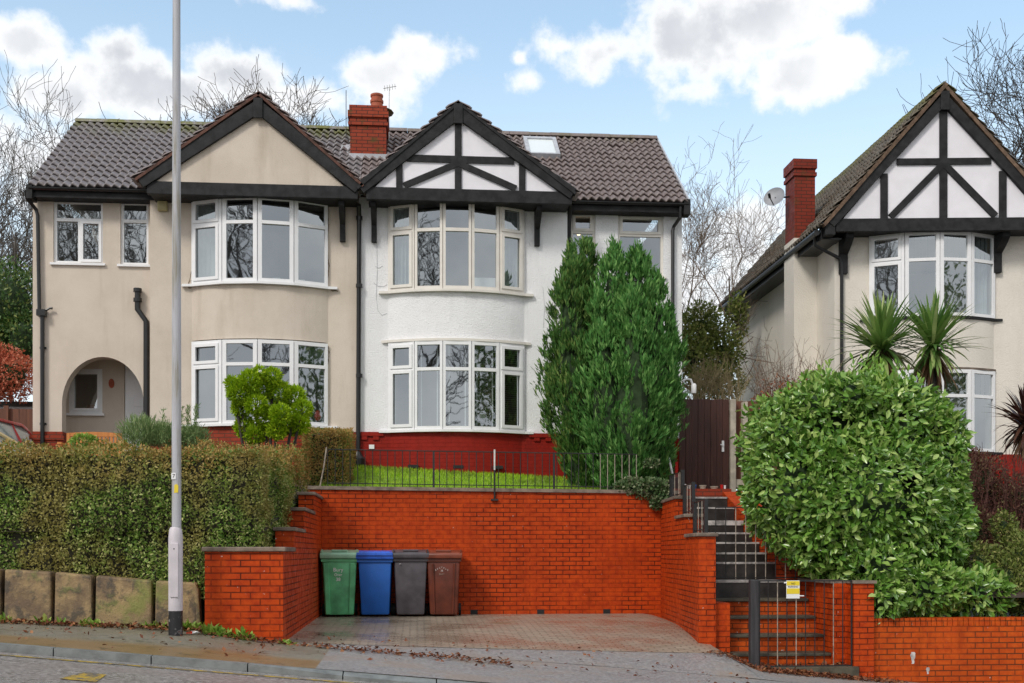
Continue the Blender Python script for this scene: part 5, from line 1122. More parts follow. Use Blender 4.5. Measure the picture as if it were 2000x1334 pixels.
# ================================================================== LAMP POST
lpY = 13.1; lx = WX(343, lpY); lz = z_walk(lx, lpY)
lp = empty('lamp_post', (lx, lpY, lz), 'tall grey lamp post with a pale base and black foot on the pavement', 'lamp post')
zc0, zc1, zc2 = HZ(1193, lpY, 343), HZ(1050, lpY, 343), HZ(1035, lpY, 343)
MB().lathe((lx, lpY, lz-.05), [(.078, 0), (.078, zc0-lz+.05)], 20).build('black_foot', M['lamp_black'], lp, smooth=True)
MB().lathe((lx, lpY, zc0+.001), [(.079, 0), (.079, zc1-zc0), (.07, zc2-zc0), (.055, zc2-zc0+.03)], 20).build('base_column', M['lamp_white'], lp, smooth=True)
MB().box(lx-.045, lx+.045, lpY-.088, lpY-.07, HZ(1166, lpY, 343), HZ(1061, lpY, 343)).build('access_door', M['lamp_white'], lp, bevel=.004)
MB().tube([(lx, lpY-.09, HZ(1072, lpY, 343)), (lx, lpY-.083, HZ(1072, lpY, 343))], .008, 8).build('lock', M['ink'], lp)
ztop_ = 7.6; MB().lathe((lx+.01, lpY, zc2+.02), [(.052, 0), (.052, 1.2), (.048, 3), (.043, 5.5), (.04, ztop_)], 20).build('column', M['lamp_grey'], lp, smooth=True)
hd = MB(); hd.tube([(lx+.01, lpY, zc2+ztop_), (lx+.01, lpY-.15, zc2+ztop_+.25), (lx+.01, lpY-.7, zc2+ztop_+.4)], .03, 8); hd.build('arm', M['lamp_grey'], lp); MB().box(lx-.1, lx+.12, lpY-1.35, lpY-.68, zc2+ztop_+.34, zc2+ztop_+.46).build('lantern', M['lamp_grey'], lp, bevel=.03)
q = P(339.5, 930, lpY-.05); num = MB().box(q.x-.026, q.x+.024, lpY-.058, lpY-.048, q.z-.035, q.z+.035).build('number_plate', M['white'], lp, bevel=.002); text('7', (q.x, lpY-.0595, q.z), .06, M['ink'], num)
q = P(344, 954, lpY-.05); MB().prism([(q.x-.022, q.z-.05), (q.x+.022, q.z-.045), (q.x+.024, q.z+.03), (q.x+.008, q.z+.05), (q.x-.018, q.z+.04)], lpY-.054, lpY-.045).build('yellow_marker', M['yellow'], lp)

# ================================================================== BENCH, CARS, FENCE
by = 21.3; b0, b1 = WX(130, by), WX(238, by); bzt = HZ(844, by, 184); bn = empty('garden_bench', ((b0+b1)/2, by, bzt-.9), 'orange varnished slatted garden bench in front of the arched porch', 'bench')
m_ = MB(); N_ = 10
m_.prism([(b0+(b1-b0)*i/N_, bzt-.02+.025*math.sin(math.pi*i/N_)) for i in range(N_+1)]+[(b1, bzt-.08), (b0, bzt-.08)], by, by+.045); m_.box(b0, b1, by, by+.04, bzt-.46, bzt-.40)
for i in range(14): x = b0+.05+(b1-b0-.1)*i/13; m_.box(x-.022, x+.022, by+.008, by+.03, bzt-.4, bzt-.078)
m_.build('backrest', M['timber_bench'], bn); m_ = MB(); [m_.box(b0, b1, by-.1-.1*k, by-.02-.1*k, bzt-.5, bzt-.475) for k in range(5)]; m_.build('seat', M['timber_bench'], bn)
for xx in (b0+.03, b1-.03):
    for yy in (by+.02, by-.48): MB().box(xx-.028, xx+.028, yy-.028, yy+.028, bzt-1.0, bzt-.02 if yy > by else bzt-.27).build('leg', M['timber_bench'], bn)
    MB().box(xx-.035, xx+.035, by-.53, by-.01, bzt-.268, bzt-.235).build('armrest', M['timber_bench'], bn)
def car(label, loc, rotz, paint):
    r_ = empty('parked_car', (0, 0, 0), label, 'car'); W = .84
    low = [(-2.0, .35), (-2.05, .62), (-1.98, .88), (-1.75, .95), (.55, .98), (1.45, .86), (1.95, .72), (2.02, .5), (1.98, .3)]
    b = MB(lambda x, y, z: (x, y, z)); b.prism(low, -W, W); bd = b.build('body', paint, r_, bevel=.06, smooth=True)
    cab = [(-1.85, .93), (-1.45, 1.40), (-.1, 1.45), (.25, 1.38), (1.02, .93)]
    g = MB(); n_ = len(cab); v = [(x, -(W-.03-.20*(z-.93)/.5), z) for x, z in cab]+[(x, (W-.03-.20*(z-.93)/.5), z) for x, z in cab]
    g.add(v, [tuple(range(n_)), tuple(range(2*n_-1, n_-1, -1))]+[(i, i+n_, (i+1) % n_+n_, (i+1) % n_) for i in range(n_)]); g.build('window', M['car_glass'], r_, bevel=.03, smooth=True)
    rf = MB(); rr_ = [(-1.5, 1.385), (-1.4, 1.435), (-.1, 1.475), (.2, 1.42), (.32, 1.36), (.18, 1.37), (-.1, 1.42), (-1.38, 1.385)]; rf.prism(rr_, -.66, .66); rf.build('roof', paint, r_, bevel=.012, smooth=True)
    pl_ = MB()
    for s in (-1, 1): 
        for (xa, za, xb, zb2) in ((.3, 1.39, 1.0, .95), (-1.5, 1.40, -1.84, .95), (-.55, 1.42, -.5, .95)):
            pl_.tube([(xa, s*(W-.05-.2*(za-.93)/.5), za), (xb, s*(W-.01-.2*(zb2-.93)/.5), zb2)], .035, 6)
    pl_.build('pillar', paint, r_)
    for s in (-1, 1): MB().box(.62, .74, s*.98-.09, s*.98+.09, .95, 1.09).build('wing_mirror', M['rubber'], r_, bevel=.03)
    for xx in (-1.25, 1.3):
        for s in (-1, 1): wh_ = MB().tube([(xx, s*.70, .31), (xx, s*.87, .31)], .31, 22).build('wheel', M['rubber'], r_); MB().tube([(xx, s*.85, .31), (xx, s*.885, .31)], .19, 16).build('rim', M['steel'], wh_)
    for s in (-1, 1): MB().box(1.84, 1.99, s*.62-.17, s*.62+.17, .62, .75).build('headlight', M['white'], r_, bevel=.03); MB().box(-2.05, -1.97, s*.68-.1, s*.68+.1, .62, .88).build('tail_light', M['car_red'], r_, bevel=.02)
    r_.location = loc; r_.rotation_euler = (0, 0, rotz); return r_
q = P(-30, 826, 22.5); car('red car parked behind the hedge beside the beige house', (q.x, 22.7, q.z-1.47), R(90), M['car_red'])
q = P(-8, 832, 20.3); car('gold car parked behind the hedge at the left edge', (q.x-.55, 20.3, q.z-1.40), R(0), M['car_tan'])
fn = empty('timber_fence', P(-20, 830, 26), 'brown boarded fence with taller posts behind the red car', 'fence'); f0, f1 = WX(-260, 26), WX(63, 26); z0, z1 = HZ(838, 26, 20), HZ(800, 26, 20)
m_ = MB(); x = f0; i = 0
while x < f1: m_.box(x, x+.14, 26, 26.02+.005*(i % 2), z0-.9, z1-.02*math.sin((x-f0)*1.7)); x += .146; i += 1
m_.build('board_panel', M['timber_fence'], fn)
for u in (-90, 12): xx = WX(u, 25.95); MB().box(xx-.05, xx+.05, 25.93, 25.99, z0-.9, z1+.08).build('post', M['timber_fence'], fn)
q0, q1 = P(-200, 806, 28), P(66, 788, 28); gr = empty('garage', (q0.x, 28, 1), 'low white garage with a dark roof edge behind the brown fence', 'garage'); MB().box(q0.x, q1.x+.4, 28, 31, 1.2, q1.z-.08).build('wall', M['white_panel'], gr); MB().box(q0.x-.1, q1.x+.5, 27.9, 31.1, q1.z-.078, q1.z+.03).build('roof', M['step_black'], gr)

# ================================================================== PLANTS
def hedge(name, label, blocks, n, m, leaf=(.032, .05), seed=1, lump=.11, parent=None):
    """blocks: (x0,x1,y0,y1,z0,zfront,zback) with a sloping top"""
    r_ = empty(name, (blocks[0][0], blocks[0][2], blocks[0][4]), label, 'hedge'); cs = MB(); P_, D_, N_ = [], [], []
    areas = []
    for b in blocks: x0, x1, y0, y1, z0, zf, zb = b; areas.append([(x1-x0)*(zf-z0)*1.35, (y1-y0)*((zf+zb)/2-z0), (y1-y0)*((zf+zb)/2-z0)*.3, (x1-x0)*(y1-y0)*.5])
    tot = sum(map(sum, areas))
    for b, ar in zip(blocks, areas):
        x0, x1, y0, y1, z0, zf, zb = b; i_ = .13
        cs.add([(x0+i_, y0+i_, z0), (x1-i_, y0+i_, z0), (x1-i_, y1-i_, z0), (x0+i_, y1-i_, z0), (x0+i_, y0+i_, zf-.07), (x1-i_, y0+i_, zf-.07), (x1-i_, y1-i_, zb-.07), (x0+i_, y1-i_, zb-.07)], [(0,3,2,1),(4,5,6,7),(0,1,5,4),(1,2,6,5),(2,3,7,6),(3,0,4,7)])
        for fi, a_ in enumerate(ar):
            k = int(n*a_/tot); s, t_ = rng.uniform(0, 1, k), rng.uniform(0, 1, k)
            if fi == 0: p = np.stack([x0+s*(x1-x0), np.full(k, y0), z0+t_*(zf-z0)], 1); nr = np.array([0, -1, .15])
            elif fi == 1: p = np.stack([np.full(k, x1), y0+s*(y1-y0), z0+t_*(zf+(zb-zf)*s-z0)], 1); nr = np.array([1, 0, .15])
            elif fi == 2: p = np.stack([np.full(k, x0), y0+s*(y1-y0), z0+t_*(zf+(zb-zf)*s-z0)], 1); nr = np.array([-1, 0, .15])
            else:
                t_ = t_**1.6; p = np.stack([x0+s*(x1-x0), y0+t_*(y1-y0), zf+(zb-zf)*t_], 1); nr = np.array([0, 0, 1.])
            dep = rng.exponential(.045, k)-.03; lm = lumpy(p, 3.1, lump, seed)+lumpy(p, 9, lump*.6, seed+1)
            # round the arrises
            p = p+nr*(lm-dep)[:, None]
            ex = np.clip(np.minimum(p[:, 0]-x0, x1-p[:, 0]), 0, .25); ez = np.clip((zf+(zb-zf)*np.clip((p[:, 1]-y0)/(y1-y0), 0, 1))-p[:, 2], 0, .2)
            if fi == 0: p[:, 1] += (.25-ex)**2*1.6+(.2-ez)**2*1.2
            if fi == 3: p[:, 2] -= (.2-np.clip(p[:, 1]-y0, 0, .2))**2*1.6+.03
            if fi in (1, 2): ey = np.clip(p[:, 1]-y0, 0, .25); p[:, 0] -= nr[0]*((.25-ey)**2*1.6+(.2-ez)**2*2.2)
            P_.append(p); N_.append(np.broadcast_to(nr, (k, 3))+rng.normal(0, .55, (k, 3))); D_.append(rdir(k)+np.array([0, 0, .25])+nr*.3)
    p, d_, nr = map(np.concatenate, (P_, D_, N_)); k = len(p)
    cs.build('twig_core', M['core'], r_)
    scatter('foliage', p, d_, norm(nr), rng.uniform(*leaf, k), rng.uniform(leaf[0]*.45, leaf[1]*.5, k), m, r_, FOLD); return r_
xh1 = xside(14.2)-.30
hedge('privet_hedge', 'long clipped privet hedge with brown tips above the sandstone wall',
      [(-12, xh1, 13.95, 15.3, -.55, HZ(877, 13.95, 300), HZ(877, 13.95, 300)+.02), (xside(15)-1.5, xside(17.0)-.30, 15.0, 18.6, -.2, HZ(890, 15, 560), HZ(878, 18.6, 600))], 120000, M['hedge'], (.03, .058))
hedge('box_hedge', 'short clipped hedge by the house corner at the end of the railing', [(WX(592, 20.3), WX(679, 20.3), 20.3, 21.9, 1.0, HZ(840, 20.3, 640), HZ(838, 21.9, 640))], 16000, M['hedge'], (.03, .05), 5, .04)

def spindles(name, label, items, n, m, Y, zbot, seed, group=None, core=True, leaf=(.13, .23), wid=(.02, .042)):
    """upright conifer: plume-shaped sprays over stacked spindle bodies; items (u, vtop, radius_px, u_base)"""
    x = WX(items[0][3], Y); r_ = empty(name, (x, Y, zbot), label, 'tree', group); P_, D_, N_ = [], [], []; tr = MB(); wt = sum(i[2]*(HOR-i[1]) for i in items)
    cm = MB()
    for u, vt, rp, ub, yo in items:
        zt_ = HZ(vt, Y, u); rad = rp*Y/F; xt, xb = WX(u, Y), WX(ub, Y); k = int(n*rp*(HOR-vt)/wt); H_ = zt_-zbot
        prof = lambda t: np.clip((np.minimum(1, .24+t*2.3))*np.where(t > .42, np.power(np.clip((1-t)/.58, 0, 1), .74), 1), 0, 1)
        t_ = rng.uniform(0, 1, k)**1.05; a_ = rng.uniform(0, 2*math.pi, k); q = np.stack([np.cos(a_)*2, np.sin(a_)*2, t_*H_*1.2], 1)
        rr_ = rad*prof(t_)*(1+lumpy(q, 1.6, .30, seed)+lumpy(q, 4.5, .22, seed+3)); rr_ *= 1-rng.exponential(.09, k)
        cx = xb+(xt-xb)*t_
        p = np.stack([cx+rr_*np.cos(a_), Y+yo+rr_*.85*np.sin(a_), zbot+t_*H_*.98], 1); out = np.stack([np.cos(a_), np.sin(a_), 0*a_], 1)
        # gather the sprays into upright plumes so that the tree reads as many tufts with gaps between
        m2 = max(6, k//22); own = rng.integers(0, m2, k); f_ = rng.uniform(0, 1, k)**1.3; ph = rng.uniform(.28, .62, m2)*(1.0-.6*t_[:m2]); push = rng.normal(.02, .055, m2)
        g_ = .085*(1-f_*.85); q2 = p[own]+out[own]*push[own][:, None]; q2[:, 2] += f_*ph[own]-.2*ph[own]; q2 += rng.normal(0, 1, (k, 3))*np.stack([g_, g_, g_*.5], 1)
        mixk = rng.uniform(0, 1, k) < .86; out = np.where(mixk[:, None], out[own], out); t_ = np.where(mixk, t_[own], t_); p = np.where(mixk[:, None], q2, p); tt = np.clip((p[:, 2]-zbot)/H_, 0, 1.05); hx = np.hypot(p[:, 0]-(xb+(xt-xb)*np.minimum(tt, 1)), (p[:, 1]-Y-yo)/.85)
        ok = hx < rad*prof(np.minimum(tt, 1))*1.28+.035; ok &= tt < 1.04; p, out, t_ = p[ok], out[ok], t_[ok]; k = len(p)
        P_.append(p); D_.append(out*(.25+.5*(1-t_))[:, None]*.9+np.array([0, 0, 1.])+rng.normal(0, .13, (k, 3))); N_.append(out+rng.normal(0, .2, (k, 3)))
        for j in range(9):
            ta, tb = j/9*.86, (j+1)/9*.86; cm.tube([(xb+(xt-xb)*ta, Y+yo, zbot+ta*H_), (xb+(xt-xb)*tb, Y+yo, zbot+tb*H_)], [float(rad*prof(np.array([ta]))[0])*.5+.01, float(rad*prof(np.array([tb]))[0])*.5+.01], 10)
        tr.tube([(xb, Y+yo, zbot-.2), (xb, Y+yo, zbot+.8)], .06, 8)
    p, d_, nr = map(np.concatenate, (P_, D_, N_)); k = len(p); K = 8
    # each spray = K narrow scales fanned round one axis
    p2 = np.repeat(p, K, 0); L = np.repeat(rng.uniform(*leaf, k), K); d2 = np.repeat(norm(d_), K, 0); jit = rng.normal(0, .20, (k*K, 3)); fr_ = rng.uniform(0, .8, k*K)
    p2 = p2+d2*(L*fr_)[:, None]+rng.normal(0, .012, (k*K, 3))
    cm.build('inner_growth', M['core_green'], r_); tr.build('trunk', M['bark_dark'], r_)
    scatter('crown', p2, d2+jit, np.repeat(nr, K, 0)+rng.normal(0, .4, (k*K, 3)), L*rng.uniform(.45, .8, k*K), rng.uniform(*wid, k*K), m, r_, DIA); return r_
zcy = z_garden(3.2, 20.5)-.05
spindles('cypress_tree', 'darker upright cypress leaning against the white house front', [(1150, 472, 62, 1150, .25), (1118, 486, 66, 1142, 0), (1098, 540, 50, 1134, -.1)], 5600, M['yew_dark'], 20.9, zcy, 3, 'cypresses by the white house')
spindles('cypress_tree', 'brighter and broader upright cypress beside the brown gate', [(1200, 478, 66, 1195, .1), (1243, 488, 70, 1240, -.05), (1282, 540, 58, 1266, 0), (1168, 590, 52, 1188, -.25), (1228, 580, 66, 1225, -.35), (1308, 610, 36, 1284, .1)], 9800, M['yew'], 20.35, zcy, 8, 'cypresses by the white house')

# golden conifer clipped into clumps
gY = 19.3; r_ = empty('golden_conifer', (WX(520, gY), gY, 1.1), 'bright yellow-green conifer clipped into rounded clumps in front of the bay', 'shrub'); P_, D_ = [], []
clumps = [(468, 768, 30), (490, 745, 30), (500, 790, 28), (515, 755, 30), (545, 768, 32), (575, 775, 28), (590, 800, 26), (470, 800, 22), (478, 835, 26), (520, 815, 28), (497, 850, 26), (548, 810, 26), (570, 830, 30), (540, 840, 24), (520, 845, 22), (585, 828, 26), (455, 750, 18), (507, 728, 14), (532, 735, 20)]
for u, v, rp in clumps:
    c = P(u, v, gY+random.uniform(-.25, .25)); rad = rp*gY/F*.68; k = int(560*(rp/28)**2); p, d_ = ellipsoid_pts(k, c, (rad, rad, rad*.95), .72); P_.append(p); D_.append(d_)
p, d_ = np.concatenate(P_), np.concatenate(D_); k = len(p); p2 = np.repeat(p, 3, 0)
scatter('foliage', p2+rng.normal(0, .012, p2.shape), np.repeat(d_, 3, 0)*.8+np.array([0, 0, .45])+rng.normal(0, .35, p2.shape), rdir(len(p2)), rng.uniform(.04, .085, len(p2)), rng.uniform(.012, .026, len(p2)), M['gold'], r_, DIA)
m_ = MB()
for u, v, rp in clumps[::2]: c = P(u, v, gY); m_.tube([(WX(520+(u-520)*.45, gY), gY, .9), (c.x, gY, c.z)], .025, 6)
m_.build('stem', M['bark_dark'], r_)

def bush(name, label, blobs, n, leaf, m, cat='shrub', tmpl=FOLD, up=.2, shell=.55, twig=None, core=.6, ratio=.5, group=None, dj=.6):
    """blobs: (u, v, ru, rv, Y)"""
    x, y = WX(blobs[0][0], blobs[0][4]), blobs[0][4]; zb = min(P(b[0], b[1]+b[3], b[4]).z for b in blobs); r_ = empty(name, (x, y, zb), label, cat, group); P_, D_ = [], []; tot = sum(b[2]*b[3] for b in blobs); cm = MB()
    for u, v, ru, rv, Y in blobs:
        c = P(u, v, Y); a_, b_ = ru*Y/F, rv*Y/F; k = int(n*ru*rv/tot); p, d_ = ellipsoid_pts(k, (0, 0, 0), (1, 1, 1), shell)
        lm = 1+lumpy(d_*2, 1.5, .12, int(u))+lumpy(d_*3, 3, .08, int(v)); p = p*lm[:, None]*np.array([a_, min(a_, b_)*.9, b_])+np.array(c)
        keep = np.ones(len(p), bool)
        for u2, v2, ru2, rv2, Y2 in blobs:
            if (u2, v2) == (u, v): continue
            c2 = P(u2, v2, Y2); a2, b2 = ru2*Y2/F, rv2*Y2/F; keep &= (((p-np.array(c2))/np.array([a2, min(a2, b2)*.9, b2]))**2).sum(1) > (shell-.12)**2
        P_.append(p[keep]); D_.append(d_[keep])
        if core: rr_ = min(a_, b_)*.9; cm.lathe((c.x, Y, c.z), [(rr_*core*math.sin(t)+.005, -b_*core*math.cos(t)) for t in np.linspace(.1, math.pi-.1, 9)], 12)
    p, d_ = np.concatenate(P_), np.concatenate(D_); k = len(p)
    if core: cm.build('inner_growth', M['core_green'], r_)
    L = rng.uniform(*leaf, k); scatter('foliage', p, d_*.5+rdir(k)*dj+np.array([0, 0, up]), d_+rng.normal(0, .5, (k, 3)), L, L*ratio, m, r_, tmpl, tmpl is LEAF)
    return r_
# laurel: big glossy leaves that droop over the wall
LB_ = [(1600, 880, 148, 148, 16.9), (1730, 880, 140, 140, 16.9), (1675, 832, 140, 98, 17.0), (1570, 960, 118, 125, 16.4), (1690, 985, 175, 145, 16.2), (1796, 985, 92, 125, 16.6), (1650, 1060, 120, 70, 16.0), (1760, 1060, 115, 90, 16.0), (1640, 800, 90, 58, 17.2), (1830, 1030, 70, 90, 16.4), (1720, 1120, 60, 70, 15.5), (1800, 1150, 95, 52, 15.45), (1900, 1160, 78, 48, 15.6), (1720, 1170, 45, 40, 15.2)]
r5 = random.Random(12)
for k in range(22):
    a_ = math.radians(-60+k*300/21+r5.uniform(-6, 6))+math.pi/2+math.pi; rr_ = r5.uniform(.93, 1.08); rp = r5.uniform(28, 52); LB_.append((1676+rr_*170*math.cos(a_), 930-rr_*160*math.sin(a_+math.pi), rp, rp*r5.uniform(.7, 1.1), r5.uniform(16.2, 16.8)))
lau = bush('laurel_bush', 'huge rounded glossy green laurel bush spilling over the brick walls', LB_, 44000, (.10, .165), M['laurel'], 'shrub', LEAF, -.12, .80, core=.60, ratio=.44, dj=.6)
sp_, sd_ = [], []
for k in range(70):
    u = random.uniform(1490, 1850); v = 735+((u-1680)/175)**2*95+random.uniform(-8, 25); a_ = P(u, v, 17.0+random.uniform(-.4, .3)); dv = Vector((random.gauss(0, .25), random.gauss(0, .25), 1)).normalized(); L = random.uniform(.12, .34)
    for j in range(9): sp_.append(a_+dv*L*(j/8)); sd_.append(dv*.7+Vector((random.gauss(0, .5), random.gauss(0, .5), random.gauss(.1, .3))))
sp_ = np.array([tuple(q) for q in sp_]); sd_ = np.array([tuple(q) for q in sd_]); L = rng.uniform(.07, .13, len(sp_)); scatter('young_shoots', sp_, sd_, rdir(len(sp_)), L, L*.38, leaf_mat('young_laurel_leaf', ((.16, .34, .04), (.3, .5, .08), (.45, .6, .14)), .3, .5), lau, LEAF, True)
# bushes further off
bush('evergreen_bush', 'dark green evergreen bush behind the left end of the beige house', [(20, 600, 70, 90, 29), (-30, 680, 80, 90, 29), (45, 665, 45, 60, 28.6)], 9000, (.07, .13), M['holly'])
bush('orange_shrub', 'orange-red leaved shrub beside the beige house above the cars', [(20, 735, 50, 50, 27), (-30, 720, 60, 60, 27)], 6500, (.05, .10), M['redleaf'])
bush('rosemary_bush', 'grey-green feathery bush behind the hedge beside the lamp post', [(275, 850, 42, 34, 18.6), (320, 855, 40, 26, 18.6), (375, 860, 36, 26, 18.6)], 7000, (.06, .14), M['rosemary'], tmpl=DIA, up=.9, shell=.3, core=0, ratio=.10)
bush('yellow_perennial', 'low yellowish plant in front of the garden bench', [(165, 862, 26, 12, 18.9)], 500, (.04, .08), M['weed'], core=0)
r_ = empty('upright_shrub', (WX(368, 18.4), 18.4, .9), 'spiky grey-green shoots beside the lamp post and the bay', 'shrub'); P_, D_ = [], []
for u in (318, 350, 362, 370, 378, 383):
    a_, b_ = P(u+random.uniform(-8, 8)*.3, 870, 18.4), P(u+random.uniform(-6, 6), 795 if u > 340 else 800, 18.4); k = 110; t_ = rng.uniform(0, 1, k); P_.append(np.array(a_)[None]*(1-t_)[:, None]+np.array(b_)[None]*t_[:, None]+rng.normal(0, .012, (k, 3))); D_.append(rng.normal(0, .5, (k, 3))+np.array([0, 0, .8]))
p = np.concatenate(P_); scatter('foliage', p, np.concatenate(D_), rdir(len(p)), rng.uniform(.05, .10, len(p)), .014, M['rosemary'], r_, DIA)
bush('ivy_clump', 'pale variegated ivy tumbling over the end of the retaining wall', [(1235, 950, 38, 16, 19.35), (1275, 955, 36, 22, 19.25), (1292, 972, 16, 14, 19.15), (1283, 985, 14, 9, 19.2), (1272, 905, 14, 10, 19.6)], 2600, (.04, .075), M['ivy'], 'ivy', core=.5, ratio=.7)
bush('ivy_tree', 'olive green ivy-clad tree in the gap between the houses', [(1370, 640, 50, 55, 27), (1410, 690, 48, 55, 27), (1355, 700, 40, 60, 26.5), (1400, 750, 60, 40, 26), (1440, 620, 22, 50, 27.5)], 9500, (.06, .12), M['olive'], 'tree', core=.3, shell=.25)
bush('plum_shrub', 'plum-brown twiggy shrub to the right of the laurel', [(1915, 950, 55, 70, 18.6), (1985, 1000, 60, 80, 18.4), (1905, 1050, 55, 70, 18.0), (1990, 1100, 60, 70, 17.6), (1930, 1110, 50, 60, 17.4), (1975, 1165, 55, 38, 16.4), (1900, 920, 30, 45, 18.7)], 30000, (.035, .075), M['plum'], core=.55, shell=.3, ratio=.4)
bush('olive_shrub', 'straggly olive shrub low at the right edge above the front wall', [(1985, 1090, 40, 60, 16.8), (1960, 1030, 25, 35, 17), (1965, 1130, 60, 48, 15.95), (1915, 1100, 45, 42, 16.1), (2005, 1095, 40, 60, 16.0), (1998, 1165, 40, 40, 15.7)], 9000, (.04, .075), M['olive'], core=.4)
bush('rusty_shrub', 'rusty red winter shrub between the brown gate and the laurel', [(1540, 775, 62, 48, 18.8), (1500, 800, 40, 45, 18.6), (1590, 760, 50, 40, 18.9)], 2600, (.03, .06), M['rust'], core=0, shell=.1)
# whip-like winter twigs, part of nothing else: one twiggy shrub each
def whips(name, label, u0, u1, vb, vt, Y, n, m, seed):
    r2 = random.Random(seed); mb = MB()
    for i in range(n):
        u = r2.uniform(u0, u1); a_ = P(u, vb, Y+r2.uniform(-.3, .3)); b_ = P(u+r2.gauss(0, 22), vt+r2.uniform(0, .6)*(vb-vt), Y+r2.uniform(-.4, .4)); mid = a_.lerp(b_, .5)+Vector((r2.gauss(0, .05), 0, r2.gauss(0, .03)))
        mb.tube([a_, mid, b_], [.008, .006, .003], 3, False)
        for j in range(4): t_ = r2.uniform(.35, .95); c = a_.lerp(b_, t_); mb.tube([c, c+Vector((r2.gauss(0, .14), r2.gauss(0, .1), r2.uniform(.05, .25)))], [.004, .002], 3, False)
    o = mb.build(name, m, recalc=False); tag(o, label, 'shrub'); return o
whips('bare_shrub', 'bare twiggy shrub with fine stems above the rusty shrub', 1478, 1610, 815, 655, 18.9, 70, M['twig'], 3)
whips('bare_shrub', 'straw-coloured bare stems tangled behind the brown gate', 1330, 1450, 790, 690, 24.5, 110, plain('straw_stem', (.28, .22, .12), .9, .2, 8), 5)
whips('bare_shrub', 'dark red bare stems tangled behind the laurel at the right edge', 1870, 2010, 1120, 860, 18.2, 130, plain('plum_stem', (.08, .03, .025), .9, .3, 8), 6)

# cordylines
def cordyline(label, u, v, Y, vb, n, rad, m, mdead, group, seed):
    c = P(u, v, Y); zb = HZ(vb, Y, u); r_ = empty('cordyline', (c.x, Y, zb), label, 'palm', group); r2 = np.random.default_rng(seed)
    MB().tube([(c.x, Y, zb-.3), (c.x, Y, c.z)], [.085, .06], 8).build('trunk', M['bark'], r_)
    def blades(n, elo, ehi, L0, L1, droop, m, name, w=.055):
        V, Fc = [], []
        for i in range(n):
            a_ = r2.uniform(0, 2*math.pi); e = math.radians(r2.uniform(elo, ehi)); L = r2.uniform(L0, L1); d = np.array([math.cos(a_)*math.cos(e), math.sin(a_)*math.cos(e), math.sin(e)]); s = np.array([-math.sin(a_), math.cos(a_), 0]); b = len(V); S = 5; p = np.array(c)+d*.04+np.array([0, 0, r2.uniform(-.12, .08)])
            for k in range(S+1):
                t_ = k/S; w_ = w*(1-t_**2.5)*(.55+.9*min(1, t_*3))*.5+.001; V += [tuple(p-s*w_), tuple(p+s*w_)]; d = d+np.array([0, 0, -droop*t_/S*2]); d /= np.linalg.norm(d); p = p+d*L/S
            Fc += [(b+2*k, b+2*k+1, b+2*k+3, b+2*k+2) for k in range(S)]
        npmesh(name, V, Fc, m, r_)
    blades(n, 5, 88, rad*.8, rad*1.15, .5, m, 'crown'); blades(int(n*.35), -40, 10, rad*.7, rad*1.0, .9, m, 'crown'); blades(int(n*.5), -85, -45, rad*.7, rad*1.05, .6, mdead, 'dead_leaves')
    return r_
cordyline('left of the two green cordyline palms behind the laurel', 1722, 680, 19.2, 860, 150, .95, M['cord'], M['cord_dead'], 'cordyline palms by the cream house', 3)
cordyline('green cordyline with a browning heart, its trunk hung with dead leaves', 1822, 675, 19.4, 860, 130, .85, M['cord'], M['cord_dead'], 'cordyline palms by the cream house', 4)
cordyline('dark red cordyline palm at the right edge above the plum shrub', 2008, 830, 18.8, 1000, 120, .72, M['cord_red'], M['cord_dead'], 'cordyline palms by the cream house', 5)

# winter trees
def at_tree(u, Y, z): return (WX(u, Y), Y, z)
G = 'bare winter trees behind the houses'
bare_tree('bare_tree', at_tree(55, 33, 1.5), 'tall bare grey tree behind the left end of the beige roof', 11, 12.0, M['twig_pale'], G, spread=.42, r0=.12, levels=5, minr=.006)
bare_tree('bare_tree', at_tree(-45, 36, 1.5), 'bare grey tree at the left edge behind the orange shrub', 12, 11.6, M['twig_pale'], G, spread=.42, r0=.13, levels=5, minr=.006)
bare_tree('bare_tree', at_tree(190, 40, 1.5), 'small bare tree showing its tips over the mossy ridge', 13, 13.6, M['twig_pale'], G, spread=.45, r0=.12, levels=5, minr=.005)
bare_tree('bare_tree', at_tree(560, 37, 1.5), 'bare tree rising behind the beige gable and the brick chimney', 14, 14.4, M['twig_dark'], G, spread=.58, r0=.15, levels=5, minr=.007, kids=(7, 10))
bare_tree('bare_tree', at_tree(640, 36, 1.5), 'bare tree close behind the brick chimney', 17, 13.2, M['twig_dark'], G, spread=.55, r0=.15, levels=5, minr=.007, kids=(6, 9))
bare_tree('bare_tree', at_tree(1335, 30, 1.5), 'bare tree spreading beside the white house roof verge', 15, 9.9, M['twig'], G, spread=.5, r0=.10, levels=5, lean=(.15, 0), minr=.004)
bare_tree('bare_tree', at_tree(1430, 42, 1.5), 'faint bare tree far off in the gap between the houses', 18, 9.6, M['twig_pale'], G, spread=.5, r0=.10, levels=5, minr=.005)
bare_tree('bare_tree', at_tree(2030, 31, 1.5), 'dark bare tree with thick limbs behind the cream house gable', 16, 15.3, M['bark_dark'], G, spread=.6, r0=.22, levels=5, minr=.007)
